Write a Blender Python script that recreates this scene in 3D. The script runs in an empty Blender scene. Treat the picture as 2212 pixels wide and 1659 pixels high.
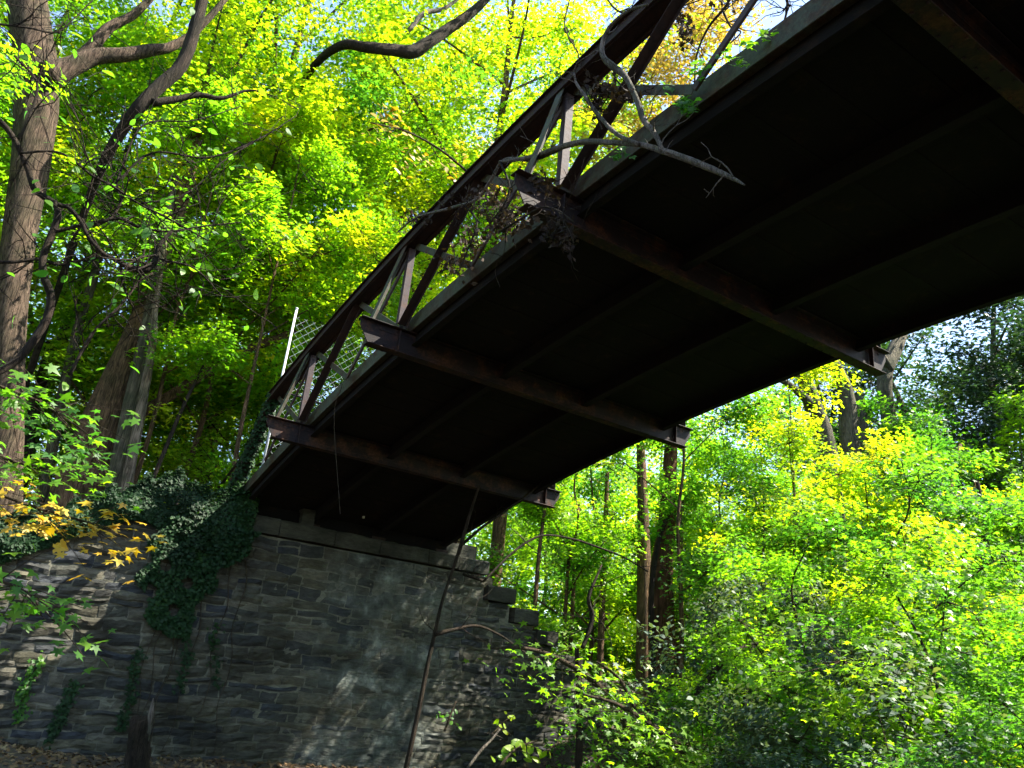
import bpy, math, random
import numpy as np
from mathutils import Vector, Matrix, Euler
C = bpy.context.scene.collection
sc = bpy.context.scene
R = math.radians
# ------------------------------------------------------------------ camera
FPX, YAW, PITCH, ROLL = 1726.6214, -.5561, .3716, .1005
CX, CY, CAMZ = 1106.0, 829.5, 1.6
def cam_axes():
    fwd = np.array([-math.sin(YAW)*math.cos(PITCH), math.cos(YAW)*math.cos(PITCH), math.sin(PITCH)])
    right = np.array([math.cos(YAW), math.sin(YAW), 0.0]); up = np.cross(right, fwd)
    return math.cos(ROLL)*right+math.sin(ROLL)*up, -math.sin(ROLL)*right+math.cos(ROLL)*up, fwd
AR, AU, AF = cam_axes()
def at(px, py, Y):
    """point on the vertical plane y=Y seen at that place of the photograph"""
    d = AR*(px-CX)/FPX - AU*(py-CY)/FPX + AF
    return d*Y/d[1] + np.array([0, 0, CAMZ])
def atr(px, py, D):
    d = AR*(px-CX)/FPX - AU*(py-CY)/FPX + AF
    return d/math.hypot(d[0], d[1])*D + np.array([0, 0, CAMZ])
cam = bpy.data.objects.new('camera', bpy.data.cameras.new('camera')); C.objects.link(cam)
M = Matrix.Identity(4)
for i in range(3):
    M[i][0] = AR[i]; M[i][1] = AU[i]; M[i][2] = -AF[i]
M.translation = (0, 0, CAMZ)
cam.matrix_world = M
cam.data.sensor_width = 36; cam.data.lens = FPX/2212*36
cam.data.clip_start = .05; cam.data.clip_end = 2000
sc.camera = cam
# ------------------------------------------------------------------ light
SUN_DIR = Vector((.52, -.31, .84)).normalized()
SUN_EL = math.asin(SUN_DIR.z); SUN_AZ = math.atan2(SUN_DIR.x, SUN_DIR.y)
w = bpy.data.worlds.new('World'); sc.world = w; w.use_nodes = True
nt = w.node_tree; nt.nodes.clear()
sky = nt.nodes.new('ShaderNodeTexSky'); sky.sky_type = 'NISHITA'; sky.sun_disc = False
sky.sun_elevation = SUN_EL; sky.sun_rotation = SUN_AZ
bg = nt.nodes.new('ShaderNodeBackground'); bg.inputs[1].default_value = .105
wo = nt.nodes.new('ShaderNodeOutputWorld')
nt.links.new(sky.outputs[0], bg.inputs[0]); nt.links.new(bg.outputs[0], wo.inputs[0])
sl = bpy.data.lights.new('sun', 'SUN'); sl.energy = 5; sl.angle = R(.5); sl.color = (1, .93, .80)
so = bpy.data.objects.new('sun', sl); C.objects.link(so)
so.rotation_euler = SUN_DIR.to_track_quat('Z', 'Y').to_euler()
sc.view_settings.view_transform = 'Standard'; sc.view_settings.look = 'None'
sc.view_settings.gamma = 1; sc.view_settings.exposure = 2.35
cy = sc.cycles
cy.max_bounces = 9; cy.diffuse_bounces = 5; cy.glossy_bounces = 2; cy.transmission_bounces = 6
cy.caustics_reflective = False; cy.caustics_refractive = False
cy.use_denoising = True
cy.use_adaptive_sampling = True; cy.adaptive_threshold = .02
# ------------------------------------------------------------------ helpers
def tag(o, label=None, cat=None, group=None, kind=None):
    if label: o['label'] = label
    if cat: o['category'] = cat
    if group: o['group'] = group
    if kind: o['kind'] = kind
    return o
def empty(name, loc=(0, 0, 0), rz=0.0):
    o = bpy.data.objects.new(name, None); C.objects.link(o)
    o.location = loc; o.rotation_euler = (0, 0, rz); o.empty_display_size = .2
    return o
def link(name, me, parent=None, mat=None):
    o = bpy.data.objects.new(name, me); C.objects.link(o)
    if mat and not me.materials: me.materials.append(mat)
    if parent is not None:
        o.parent = parent
    return o
def copy_tree(o, parent=None):
    c = o.copy(); C.objects.link(c); c.parent = parent
    for ch in list(o.children): copy_tree(ch, c)
    return c
class MB:
    def __init__(s): s.v = []; s.f = []; s.n = 0
    def add(s, v, f):
        v = np.asarray(v, float).reshape(-1, 3)
        s.v.append(v); s.f += [tuple(int(i)+s.n for i in q) for q in f]; s.n += len(v)
        return s
    def box(s, c, size, rot=None):
        h = np.array(size)/2
        v = np.array([(x, y, z) for x in (-1, 1) for y in (-1, 1) for z in (-1, 1)])*h
        if rot is not None: v = v@np.array(rot).T
        return s.add(v+np.array(c), [(0, 1, 3, 2), (4, 6, 7, 5), (0, 4, 5, 1), (2, 3, 7, 6), (0, 2, 6, 4), (1, 5, 7, 3)])
    def bar(s, a, b, w, t, up=(0, 0, 1), ends=None):
        """bar a->b; t measured along 'up' projection, w across"""
        a = np.array(a, float); b = np.array(b, float); d = b-a; L = np.linalg.norm(d); d /= L
        u = np.array(up, float); u -= d*(u@d); u /= np.linalg.norm(u); r = np.cross(d, u)
        return s.box((a+b)/2, (L, w, t), np.stack([d, r, u], 1))
    def tube(s, pts, rad, n=8, cap=True, bump=0., seed=0):
        pts = np.asarray(pts, float); rad = np.asarray(rad, float)
        k = len(pts); t = np.gradient(pts, axis=0); t /= np.linalg.norm(t, axis=1)[:, None]+1e-9
        ref = np.array([.31, .17, .93]) if abs(t[0][2]) < .8 else np.array([.9, .2, .1])
        rng = np.random.RandomState(seed)
        V = []
        u = ref-t[0]*(ref@t[0]); u /= np.linalg.norm(u)
        lob = rng.uniform(0, 6.28, 4)
        for i in range(k):
            u = u-t[i]*(u@t[i]); u /= np.linalg.norm(u)+1e-9; vv = np.cross(t[i], u)
            a = np.arange(n)*2*math.pi/n
            r = rad[i]*(1+bump*(.6*np.sin(2*a+lob[0]+i*.13)+.4*np.sin(3*a+lob[1]-i*.2)+.35*np.sin(5*a+lob[2])+.5*rng.uniform(-1, 1, n)))
            V.append(pts[i]+np.outer(np.cos(a)*r, u)+np.outer(np.sin(a)*r, vv))
        V = np.concatenate(V); F = []
        for i in range(k-1):
            for j in range(n):
                j2 = (j+1) % n
                F.append((i*n+j, i*n+j2, (i+1)*n+j2, (i+1)*n+j))
        if cap:
            F.append(tuple(range(n))[::-1]); F.append(tuple((k-1)*n+j for j in range(n)))
        return s.add(V, F)
    def mesh(s, name, smooth=False):
        me = bpy.data.meshes.new(name)
        me.from_pydata(np.concatenate(s.v).tolist(), [], s.f); me.validate()
        if smooth: me.polygons.foreach_set('use_smooth', [True]*len(me.polygons))
        me.update(); return me
    def build(s, name, mat, parent=None, smooth=False):
        return link(name, s.mesh(name, smooth), parent, mat)
def spline(p, n=6):
    p = np.asarray(p, float); k = len(p)
    if k < 3: return np.array([p[0]+(p[-1]-p[0])*t for t in np.linspace(0, 1, n+1)])
    out = []
    q = np.vstack([2*p[0]-p[1], p, 2*p[-1]-p[-2]])
    for i in range(1, k):
        for t in np.arange(n)/n:
            a, b, c, d = q[i-1], q[i], q[i+1], q[i+2]
            out.append(.5*((2*b)+(-a+c)*t+(2*a-5*b+4*c-d)*t*t+(-a+3*b-3*c+d)*t**3))
    out.append(p[-1]); return np.array(out)
# ------------------------------------------------------------------ materials
def new_mat(name):
    m = bpy.data.materials.new(name); m.use_nodes = True
    n = m.node_tree; b = n.nodes['Principled BSDF']; return m, n, b
def ramp(n, stops, interp='LINEAR'):
    r = n.nodes.new('ShaderNodeValToRGB'); r.color_ramp.interpolation = interp
    e = r.color_ramp.elements
    while len(e) < len(stops): e.new(.5)
    for i, (p, c) in enumerate(stops): e[i].position = p; e[i].color = (*c, 1)
    return r
def noise(n, scale, detail=4, vec=None, rough=.55, sc3=None, dist=0):
    t = n.nodes.new('ShaderNodeTexNoise'); t.inputs['Scale'].default_value = scale
    t.inputs['Detail'].default_value = detail; t.inputs['Roughness'].default_value = rough
    t.inputs['Distortion'].default_value = dist
    co = n.nodes.new('ShaderNodeTexCoord'); mp = n.nodes.new('ShaderNodeMapping')
    if sc3: mp.inputs['Scale'].default_value = sc3
    n.links.new(co.outputs['Object'], mp.inputs[0]); n.links.new(mp.outputs[0], t.inputs['Vector'])
    return t
def bump(n, b, src, strength, dist=.02):
    bp = n.nodes.new('ShaderNodeBump'); bp.inputs['Strength'].default_value = strength; bp.inputs['Distance'].default_value = dist
    n.links.new(src, bp.inputs['Height']); n.links.new(bp.outputs[0], b.inputs['Normal']); return bp
def leaf_mat(name, cols, trans=.60, rough=.45, tint=1.25, spec=.4):
    m, n, b = new_mat(name)
    g = n.nodes.new('ShaderNodeNewGeometry'); oi = n.nodes.new('ShaderNodeObjectInfo')
    k = len(cols); r = ramp(n, [((i+.5)/k, c) for i, c in enumerate(cols)])
    # clumps of lighter/yellower and darker leaves, plus leaf to leaf variation
    ns = noise(n, .55, 2)
    ma = n.nodes.new('ShaderNodeMath'); ma.operation = 'MULTIPLY'; ma.inputs[1].default_value = .34
    n.links.new(g.outputs['Random Per Island'], ma.inputs[0])
    mb = n.nodes.new('ShaderNodeMath'); mb.operation = 'MULTIPLY_ADD'; mb.inputs[1].default_value = 1.6; mb.inputs[2].default_value = -.47
    n.links.new(ns.outputs[0], mb.inputs[0])
    mc = n.nodes.new('ShaderNodeMath'); mc.operation = 'ADD'
    n.links.new(ma.outputs[0], mc.inputs[0]); n.links.new(mb.outputs[0], mc.inputs[1])
    n.links.new(mc.outputs[0], r.inputs[0])
    n.links.new(r.outputs[0], b.inputs['Base Color'])
    b.inputs['Roughness'].default_value = rough; b.inputs['Specular IOR Level'].default_value = spec
    tr = n.nodes.new('ShaderNodeBsdfTranslucent'); mx = n.nodes.new('ShaderNodeMixShader'); mx.inputs[0].default_value = trans
    hs = n.nodes.new('ShaderNodeMixRGB'); hs.blend_type = 'MULTIPLY'; hs.inputs[0].default_value = 1
    hs.inputs[2].default_value = (1.85*tint, 1.80*tint, .6*tint, 1)
    n.links.new(r.outputs[0], hs.inputs[1]); n.links.new(hs.outputs[0], tr.inputs[0])
    n.links.new(b.outputs[0], mx.inputs[1]); n.links.new(tr.outputs[0], mx.inputs[2])
    n.links.new(mx.outputs[0], n.nodes['Material Output'].inputs[0])
    return m
LM = {
 'maple': leaf_mat('maple_leaves', [(.035, .12, .014), (.075, .19, .012), (.13, .26, .010), (.21, .31, .012)]),
 'yellowgreen': leaf_mat('yellow_green_leaves', [(.08, .19, .012), (.16, .27, .010), (.25, .33, .010), (.38, .34, .018)]),
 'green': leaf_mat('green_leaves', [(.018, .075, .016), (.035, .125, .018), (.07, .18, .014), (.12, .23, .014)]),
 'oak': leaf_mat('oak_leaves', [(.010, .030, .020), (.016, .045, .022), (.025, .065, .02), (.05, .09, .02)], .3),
 'grey': leaf_mat('grey_green_leaves', [(.04, .08, .058), (.06, .10, .07), (.08, .125, .075), (.13, .17, .06)], .35, .6, .8, .3),
 'tan': leaf_mat('tan_autumn_leaves', [(.24, .19, .04), (.36, .25, .06), (.42, .29, .09), (.45, .36, .16)], .45, tint=.55),
 'yellow': leaf_mat('yellow_leaves', [(.22, .20, .02), (.38, .27, .02), (.48, .30, .03), (.50, .26, .04)], .45, tint=.6),
 'ivy': leaf_mat('ivy_leaves', [(.005, .018, .006), (.008, .028, .008), (.012, .04, .010), (.03, .075, .012)], .2, .6, .7, .2),
 'dead': leaf_mat('dead_leaves', [(.012, .009, .008), (.022, .016, .013), (.04, .028, .022), (.07, .052, .042)], .15, .8, .4, .1),
 'litter': leaf_mat('litter_leaves', [(.05, .03, .015), (.10, .06, .03), (.15, .10, .05), (.24, .18, .10)], .1, .7, .4, .2),
}
def bark_mat(name, dark, light, vs=1.0, strength=.9):
    m, n, b = new_mat(name)
    a = noise(n, 20*vs, 8, rough=.72, sc3=(1, 1, .10), dist=1.2)
    c = noise(n, 2.2, 3)
    r = ramp(n, [(.38, dark), (.62, light)]); n.links.new(a.outputs[0], r.inputs[0])
    r2 = ramp(n, [(.35, (.55, .6, .5)), (.65, (1.15, 1.05, 1))]); n.links.new(c.outputs[0], r2.inputs[0])
    mx = n.nodes.new('ShaderNodeMixRGB'); mx.blend_type = 'MULTIPLY'; mx.inputs[0].default_value = 1
    n.links.new(r.outputs[0], mx.inputs[1]); n.links.new(r2.outputs[0], mx.inputs[2])
    n.links.new(mx.outputs[0], b.inputs['Base Color']); b.inputs['Roughness'].default_value = .92
    b.inputs['Specular IOR Level'].default_value = .15
    bump(n, b, a.outputs[0], strength, .14)
    return m
BM = {
 'brown': bark_mat('brown_bark', (.04, .026, .016), (.24, .155, .095), 1.0, 1.0),
 'pale': bark_mat('pale_bark', (.06, .048, .038), (.30, .25, .20), .8),
 'oak': bark_mat('oak_bark', (.018, .013, .010), (.16, .12, .09), .8, 1.0),
 'grey': bark_mat('grey_bark', (.045, .045, .035), (.17, .16, .12)),
 'dark': bark_mat('dark_bark', (.012, .010, .008), (.055, .042, .032)),
 'red': bark_mat('reddish_bark', (.045, .022, .012), (.15, .075, .04)),
 'twig': bark_mat('twig_bark', (.03, .024, .018), (.09, .07, .05)),
 'deadwood': bark_mat('weathered_wood', (.05, .045, .042), (.20, .18, .165), 1.6, .7),
}
def steel_mat(name, cols, rust, amount=.5, rough=.7):
    m, n, b = new_mat(name)
    a = noise(n, 3.5, 8, rough=.7); a2 = noise(n, 22, 5, rough=.7)
    r = ramp(n, [(.3, cols[0]), (.7, cols[1])]); n.links.new(a2.outputs[0], r.inputs[0])
    r2 = ramp(n, [(.3, rust[0]), (.7, rust[1])]); n.links.new(a2.outputs[0], r2.inputs[0])
    k = ramp(n, [(amount-.06, (0, 0, 0)), (amount+.06, (1, 1, 1))]); n.links.new(a.outputs[0], k.inputs[0])
    mx = n.nodes.new('ShaderNodeMixRGB'); n.links.new(k.outputs[0], mx.inputs[0])
    n.links.new(r.outputs[0], mx.inputs[1]); n.links.new(r2.outputs[0], mx.inputs[2])
    n.links.new(mx.outputs[0], b.inputs['Base Color']); b.inputs['Roughness'].default_value = rough
    b.inputs['Specular IOR Level'].default_value = .25
    bump(n, b, a2.outputs[0], .35, .01)
    return m
RUST = ((.020, .010, .008), (.065, .030, .022))
SM = {
 'rust': steel_mat('rusted_steel', ((.008, .005, .005), (.022, .012, .011)), ((.010, .005, .004), (.035, .016, .011)), .5),
 'green': steel_mat('grey_green_paint', ((.024, .029, .019), (.055, .062, .042)), ((.012, .008, .005), (.06, .035, .018)), .52),
 'deck': steel_mat('shade_darkened_deck_plate', ((.001, .001, .001), (.003, .002, .002)), ((.0025, .0016, .0012), (.020, .010, .006)), .60, .98),  # near-black base holds the shade under the deck; the patches are rust
 'shade_darkened': steel_mat('shade_darkened_stringer', ((.0012, .001, .001), (.0025, .0018, .0015)), ((.002, .0015, .001), (.010, .005, .0035)), .58, .95),  # underside shade put into the stringer and strap colour, with some rust
 'beam': steel_mat('rusted_floor_beam', ((.006, .004, .0045), (.013, .008, .010)), ((.012, .005, .003), (.085, .036, .020)), .55),
 'post': steel_mat('rusted_post', ((.030, .022, .024), (.055, .040, .042)), ((.035, .018, .012), (.07, .036, .024)), .55),
 'galv': steel_mat('galvanised_steel', ((.45, .47, .50), (.60, .62, .66)), ((.3, .3, .3), (.5, .5, .5)), .62, .35),
}
# stone
def stone_mat(name, cols, rough=.9, parged=False):
    m, n, b = new_mat(name)
    g = n.nodes.new('ShaderNodeNewGeometry')
    r = ramp(n, [((i+.5)/len(cols), c) for i, c in enumerate(cols)]); n.links.new(g.outputs['Random Per Island'], r.inputs[0])
    a = noise(n, 5, 8, rough=.7, sc3=(1, 1, 3.2), dist=.4); r2 = ramp(n, [(.3, (.45, .45, .45)), (.7, (1.35, 1.35, 1.35))]); n.links.new(a.outputs[0], r2.inputs[0])
    mx = n.nodes.new('ShaderNodeMixRGB'); mx.blend_type = 'MULTIPLY'; mx.inputs[0].default_value = 1
    n.links.new(r.outputs[0], mx.inputs[1]); n.links.new(r2.outputs[0], mx.inputs[2])
    # big damp / lichen stains
    c = noise(n, .8, 4); r3 = ramp(n, [(.35, (.50, .50, .46)), (.5, (.95, 1, .95)), (.68, (1.5, 1.55, 1.5))]); n.links.new(c.outputs[0], r3.inputs[0])
    m2 = n.nodes.new('ShaderNodeMixRGB'); m2.blend_type = 'MULTIPLY'; m2.inputs[0].default_value = 1
    n.links.new(mx.outputs[0], m2.inputs[1]); n.links.new(r3.outputs[0], m2.inputs[2])
    out = m2.outputs[0]
    if parged:   # worn grey render left on the middle of the face
        tc = n.nodes.new('ShaderNodeTexCoord'); sp = n.nodes.new('ShaderNodeSeparateXYZ'); n.links.new(tc.outputs['Object'], sp.inputs[0])
        rx = ramp(n, [(.14, (0, 0, 0)), (.30, (1, 1, 1)), (.60, (1, 1, 1)), (.74, (0, 0, 0))])
        mr = n.nodes.new('ShaderNodeMath'); mr.operation = 'MULTIPLY_ADD'; mr.inputs[1].default_value = .1667; mr.inputs[2].default_value = .0
        n.links.new(sp.outputs[0], mr.inputs[0]); n.links.new(mr.outputs[0], rx.inputs[0])
        nn = noise(n, 1.1, 6, rough=.6, sc3=(1, 1, 1.5), dist=.5); rn = ramp(n, [(.40, (0, 0, 0)), (.58, (1, 1, 1))]); n.links.new(nn.outputs[0], rn.inputs[0])
        mm = n.nodes.new('ShaderNodeMath'); mm.operation = 'MULTIPLY'; n.links.new(rx.outputs[0], mm.inputs[0]); n.links.new(rn.outputs[0], mm.inputs[1])
        c2 = noise(n, 2.3, 6, rough=.65); rc = ramp(n, [(.35, (.035, .040, .036)), (.52, (.085, .095, .085)), (.66, (.20, .22, .20))]); n.links.new(c2.outputs[0], rc.inputs[0])
        m3 = n.nodes.new('ShaderNodeMixRGB'); n.links.new(mm.outputs[0], m3.inputs[0]); n.links.new(out, m3.inputs[1]); n.links.new(rc.outputs[0], m3.inputs[2]); out = m3.outputs[0]
    n.links.new(out, b.inputs['Base Color']); b.inputs['Roughness'].default_value = rough
    b.inputs['Specular IOR Level'].default_value = .2
    bump(n, b, a.outputs[0], .8, .03)
    return m
STONE = stone_mat('schist_stone', [(.036, .036, .035), (.050, .048, .040), (.070, .062, .044), (.040, .038, .030), (.095, .084, .064), (.034, .036, .042)], parged=True)
MORTAR = stone_mat('lime_mortar', [(.12, .112, .09), (.12, .112, .09)], parged=True)
COPING = stone_mat('coping_stone', [(.028, .026, .022), (.040, .038, .030), (.05, .05, .042)])
gm, n, b = new_mat('forest_soil')
a = noise(n, 3, 8, rough=.7); r = ramp(n, [(.3, (.018, .013, .009)), (.55, (.045, .032, .02)), (.75, (.05, .055, .022))])
n.links.new(a.outputs[0], r.inputs[0]); n.links.new(r.outputs[0], b.inputs['Base Color']); b.inputs['Roughness'].default_value = 1
bump(n, b, a.outputs[0], 1, .08); SOIL = gm
# ------------------------------------------------------------------ terrain
WY = 16.3        # face of the abutment
def sm(e0, e1, x):
    t = np.clip((x-e0)/(e1-e0), 0, 1); return t*t*(3-2*t)
def ground(x, y):
    x = np.asarray(x, float); y = np.asarray(y, float)
    z = .02+.05*np.sin(x*1.1+.4*y)*np.cos(y*.9)
    z = z+sm(2.6, -2.5, x)*.75*sm(6, 15, y)                          # bank at the left foot of the wall
    z = z+sm(10.8, 13.0, x)*.95*sm(11, 16, y)                      # bank at the right foot
    emb = sm(16.95, 17.3, y)*(1-sm(9.8, 15.5, x+.15*(y-17)))      # embankment carrying the approach
    z = z*(1-emb)+emb*(3.1+1.15*sm(-.5, 2.5, x)*(1-sm(24, 30, y))+.02*(y-17))
    far = sm(20, 60, np.hypot(x, y)); z = z+far*2.2
    z = z+.12*np.sin(x*.35+2)*np.cos(y*.31)*sm(18, 30, np.hypot(x, y))
    return z
def make_ground():
    xs = np.unique(np.concatenate([np.linspace(-220, -20, 30), np.linspace(-20, 40, 160), np.linspace(40, 260, 34)]))
    ys = np.unique(np.concatenate([np.linspace(-160, -12, 22), np.linspace(-12, 16.9, 70), np.linspace(16.9, 17.4, 6), np.linspace(17.4, 50, 80), np.linspace(50, 280, 30)]))
    X, Y = np.meshgrid(xs, ys); Z = ground(X, Y)
    me = bpy.data.meshes.new('ground'); nx, ny = len(xs), len(ys)
    V = np.stack([X.ravel(), Y.ravel(), Z.ravel()], 1)
    F = [(j*nx+i, j*nx+i+1, (j+1)*nx+i+1, (j+1)*nx+i) for j in range(ny-1) for i in range(nx-1)]
    me.from_pydata(V.tolist(), [], F); me.polygons.foreach_set('use_smooth', [True]*len(F)); me.update()
    return tag(link('ground', me, None, SOIL), kind='structure')
make_ground()
# ------------------------------------------------------------------ leaf meshes
def leaf_template(kind):
    if kind == 'maple':       # five pointed lobes, 10 triangles
        ang = [-90, -60, -28, -2, 25, 55, 90, 125, 155, 182, 208, 240]
        rad = [.10, .38, .62, .34, .92, .46, 1.1, .46, .92, .34, .62, .38]
    elif kind == 'maple3':    # simpler for the far crowns
        ang = [-90, -35, 15, 50, 90, 130, 165, 215]
        rad = [.25, .55, .95, .42, 1.1, .42, .95, .55]
    elif kind == 'oval':
        ang = [-90, -40, 20, 60, 90, 120, 160, 220]; rad = [.85, .62, .55, .72, 1.15, .72, .55, .62]
    elif kind == 'oak':
        ang = [-90, -50, -15, 10, 40, 60, 90, 120, 140, 170, 195, 230]; rad = [.9, .35, .6, .35, .75, .5, 1.1, .5, .75, .35, .6, .35]
    elif kind == 'ivy':
        ang = [-90, -35, 10, 45, 90, 135, 170, 215]; rad = [.25, .7, .85, .5, 1.0, .5, .85, .7]
    a = np.radians(ang); r = np.array(rad)
    v = np.stack([r*np.cos(a), r*np.sin(a)+.0, -.16*r*r+.05*np.abs(np.cos(a))], 1)
    v = np.vstack([[0, 0, .02], v]); k = len(ang)
    f = np.array([(0, 1+i, 1+(i+1) % k) for i in range(k)])
    return v*.5, f
def leaves_mesh(name, P, N, size, kind, rng, mat, jitter=.35, sizevar=.33):
    """P centres (n,3), N normals; one leaf face set per point"""
    n = len(P); tv, tf = leaf_template(kind); k = len(tv)
    N = N+rng.normal(0, jitter, (n, 3)); N /= np.linalg.norm(N, axis=1)[:, None]
    a = rng.normal(0, 1, (n, 3)); U = a-N*np.sum(a*N, 1)[:, None]; U /= np.linalg.norm(U, axis=1)[:, None]+1e-9
    W = np.cross(N, U); s = size*rng.uniform(1-sizevar, 1+sizevar, n)
    V = P[:, None, :]+s[:, None, None]*(tv[None, :, 0:1]*U[:, None, :]+tv[None, :, 1:2]*W[:, None, :]+tv[None, :, 2:3]*N[:, None, :])
    V = V.reshape(-1, 3); F = (tf[None]+(np.arange(n)*k)[:, None, None]).reshape(-1, 3)
    me = bpy.data.meshes.new(name)
    me.vertices.add(len(V)); me.vertices.foreach_set('co', V.ravel().astype(np.float32))
    me.loops.add(F.size); me.loops.foreach_set('vertex_index', F.ravel().astype(np.int32))
    me.polygons.add(len(F)); me.polygons.foreach_set('loop_start', (np.arange(len(F))*3).astype(np.int32))
    me.polygons.foreach_set('loop_total', np.full(len(F), 3, np.int32))
    me.update(calc_edges=True); me.materials.append(mat); return me
def make_tree_meshes(name, seed, H, z0, rad, ncl, lpc, leaf, kind, mat, bark, trunk_r, spray=.9, flat=.16, sway=.5, cone=.5, sides=12, droop=.12):
    """trunk, limbs and crown meshes of a tree whose base is at the origin"""
    rng = np.random.RandomState(seed)
    k = 9; zz = np.linspace(-.3, H*.94, k)
    px = np.cumsum(rng.normal(0, sway/k*1.6, k)); py = np.cumsum(rng.normal(0, sway/k*1.6, k)); px -= px[0]; py -= py[0]
    ctl = np.stack([px, py, zz], 1); path = spline(ctl, 5)
    tt = np.linspace(0, 1, len(path)); rr = trunk_r*(1-.86*tt**.9)*(1+.5*np.exp(-tt*28))
    tm = MB().tube(path, rr, sides, bump=.05, seed=seed); tmesh = tm.mesh(name+'_trunk', True); tmesh.materials.append(bark)
    def trunk_at(z):
        i = np.clip(np.interp(z, path[:, 2], np.arange(len(path))), 0, len(path)-1); j = int(i); j2 = min(j+1, len(path)-1)
        return path[j]*(1-(i-j))+path[j2]*(i-j), np.interp(i, np.arange(len(path)), rr)
    lm = MB(); P = []; N = []
    # main limbs
    nl = max(6, int(ncl/14)); per = ncl/nl
    for li in range(nl):
        u = (li+rng.uniform(.1, .9))/nl
        zc = z0+(H-z0)*u**.9
        # crown outline: widest about one third up, uneven
        prof = (math.sin(math.pi*min(1, (u*.86+.14))**.75))**.7*(1-cone*max(0, u-.45))
        Rr = rad*prof*rng.uniform(.65, 1.2)+.25
        az = li*2.4+rng.uniform(-.6, .6)
        st, r0 = trunk_at(max(.3, zc-Rr*rng.uniform(.35, .75)))
        end = np.array([st[0]+math.cos(az)*Rr, st[1]+math.sin(az)*Rr, zc+Rr*rng.uniform(-.05, .25)])
        mid = (st+end)/2+np.array([0, 0, Rr*.10])+rng.normal(0, .07*Rr, 3)
        lp = spline([st, mid, end], 5); lr = np.linspace(min(r0*.55, .02+.028*Rr), .008, len(lp))
        lm.tube(lp, lr, 5, cap=False, seed=li)
        m = int(per*prof*1.35+1)
        for ci in range(m):
            t = rng.uniform(.28, 1.0)**.7; b = lp[int(t*(len(lp)-1))]
            off = rng.normal(0, 1, 3)*np.array([.30, .30, .22])*Rr*(.45+.6*(1-t))
            c = b+off
            if c[2] > H*1.03: c[2] = H*1.03
            if c[2] < z0*.75: c[2] = z0*.75+rng.uniform(0, .4)
            lm.tube(spline([b, (b+c)/2+rng.normal(0, .05, 3), c], 2), [.012, .009, .007, .006, .004][:5], 3, cap=False, seed=ci)
            q = int(lpc*rng.uniform(.5, 1.5)); sr = spray*rng.uniform(.6, 1.35)
            a = rng.uniform(0, 2*math.pi, q); rd = sr*np.sqrt(rng.uniform(0, 1, q))
            tilt = rng.normal(0, .22, 2)
            outw = np.array([c[0]-st[0], c[1]-st[1]]); outw /= np.linalg.norm(outw)+1e-6
            lx = rd*np.cos(a); ly = rd*np.sin(a)*.75
            # long axis of the spray points away from the trunk
            X = lx*outw[0]-ly*outw[1]; Yy = lx*outw[1]+ly*outw[0]
            Z = tilt[0]*X+tilt[1]*Yy-droop*rd*rd/sr+rng.normal(0, flat, q)
            P.append(c+np.stack([X, Yy, Z], 1)); nn = np.tile([-tilt[0]*.8+outw[0]*.25, -tilt[1]*.8+outw[1]*.25, 1.0], (q, 1)); N.append(nn)
    lmesh = lm.mesh(name+'_limbs', True); lmesh.materials.append(bark)
    P = np.concatenate(P); N = np.concatenate(N)
    cmesh = leaves_mesh(name+'_crown', P, N, leaf, kind, rng, mat, jitter=.36)
    return tmesh, lmesh, cmesh
TEMPL = {}
def templ(key, *a, **k): TEMPL[key] = make_tree_meshes(key, *a, **k)
#      key        seed  H   z0   rad ncl lpc leaf  kind      mat            bark        trunk
templ('tall_a', 11, 24, 9.0, 5.2, 250, 95, .18, 'maple3', LM['maple'], BM['grey'], .26, spray=1.05)
templ('tall_b', 12, 26, 10.5, 5.6, 270, 95, .185, 'maple3', LM['maple'], BM['brown'], .30, spray=1.1)
templ('tall_c', 13, 21, 6.5, 4.6, 240, 95, .175, 'maple3', LM['maple'], BM['grey'], .22, spray=1.0)
templ('crown_c', 14, 24.5, 12.5, 4.2, 240, 85, .16, 'maple3', LM['tan'], BM['red'], .22, spray=1.0)
templ('mid_a', 21, 12.5, 1.8, 3.6, 190, 88, .18, 'maple3', LM['maple'], BM['grey'], .12, spray=.85, sway=.9)
templ('mid_b', 22, 10.5, 1.2, 3.2, 180, 88, .175, 'maple3', LM['maple'], BM['brown'], .10, spray=.8, sway=1.0)
templ('slender', 27, 11.5, 4.3, 2.7, 125, 70, .13, 'maple3', LM['maple'], BM['brown'], .07, spray=.55, sway=.5)
templ('leafy', 28, 12.5, 3.6, 3.3, 165, 85, .165, 'maple3', LM['maple'], BM['brown'], .08, spray=.75, sway=.6)
templ('low_a', 31, 6.5, .5, 2.5, 130, 80, .12, 'maple', LM['maple'], BM['twig'], .06, spray=.6, flat=.10, sway=.8)
templ('low_b', 32, 5.0, .3, 2.2, 120, 80, .115, 'maple', LM['maple'], BM['twig'], .05, spray=.55, flat=.10, sway=.8)
templ('shrub', 41, 3.4, .15, 2.0, 110, 70, .115, 'oval', LM['grey'], BM['twig'], .04, spray=.5, flat=.14, sway=.5, droop=.5)
templ('oak_a', 51, 19, 6.0, 5.5, 240, 85, .24, 'oak', LM['oak'], BM['grey'], .42, spray=1.0, flat=.28, sway=2.2)
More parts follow.
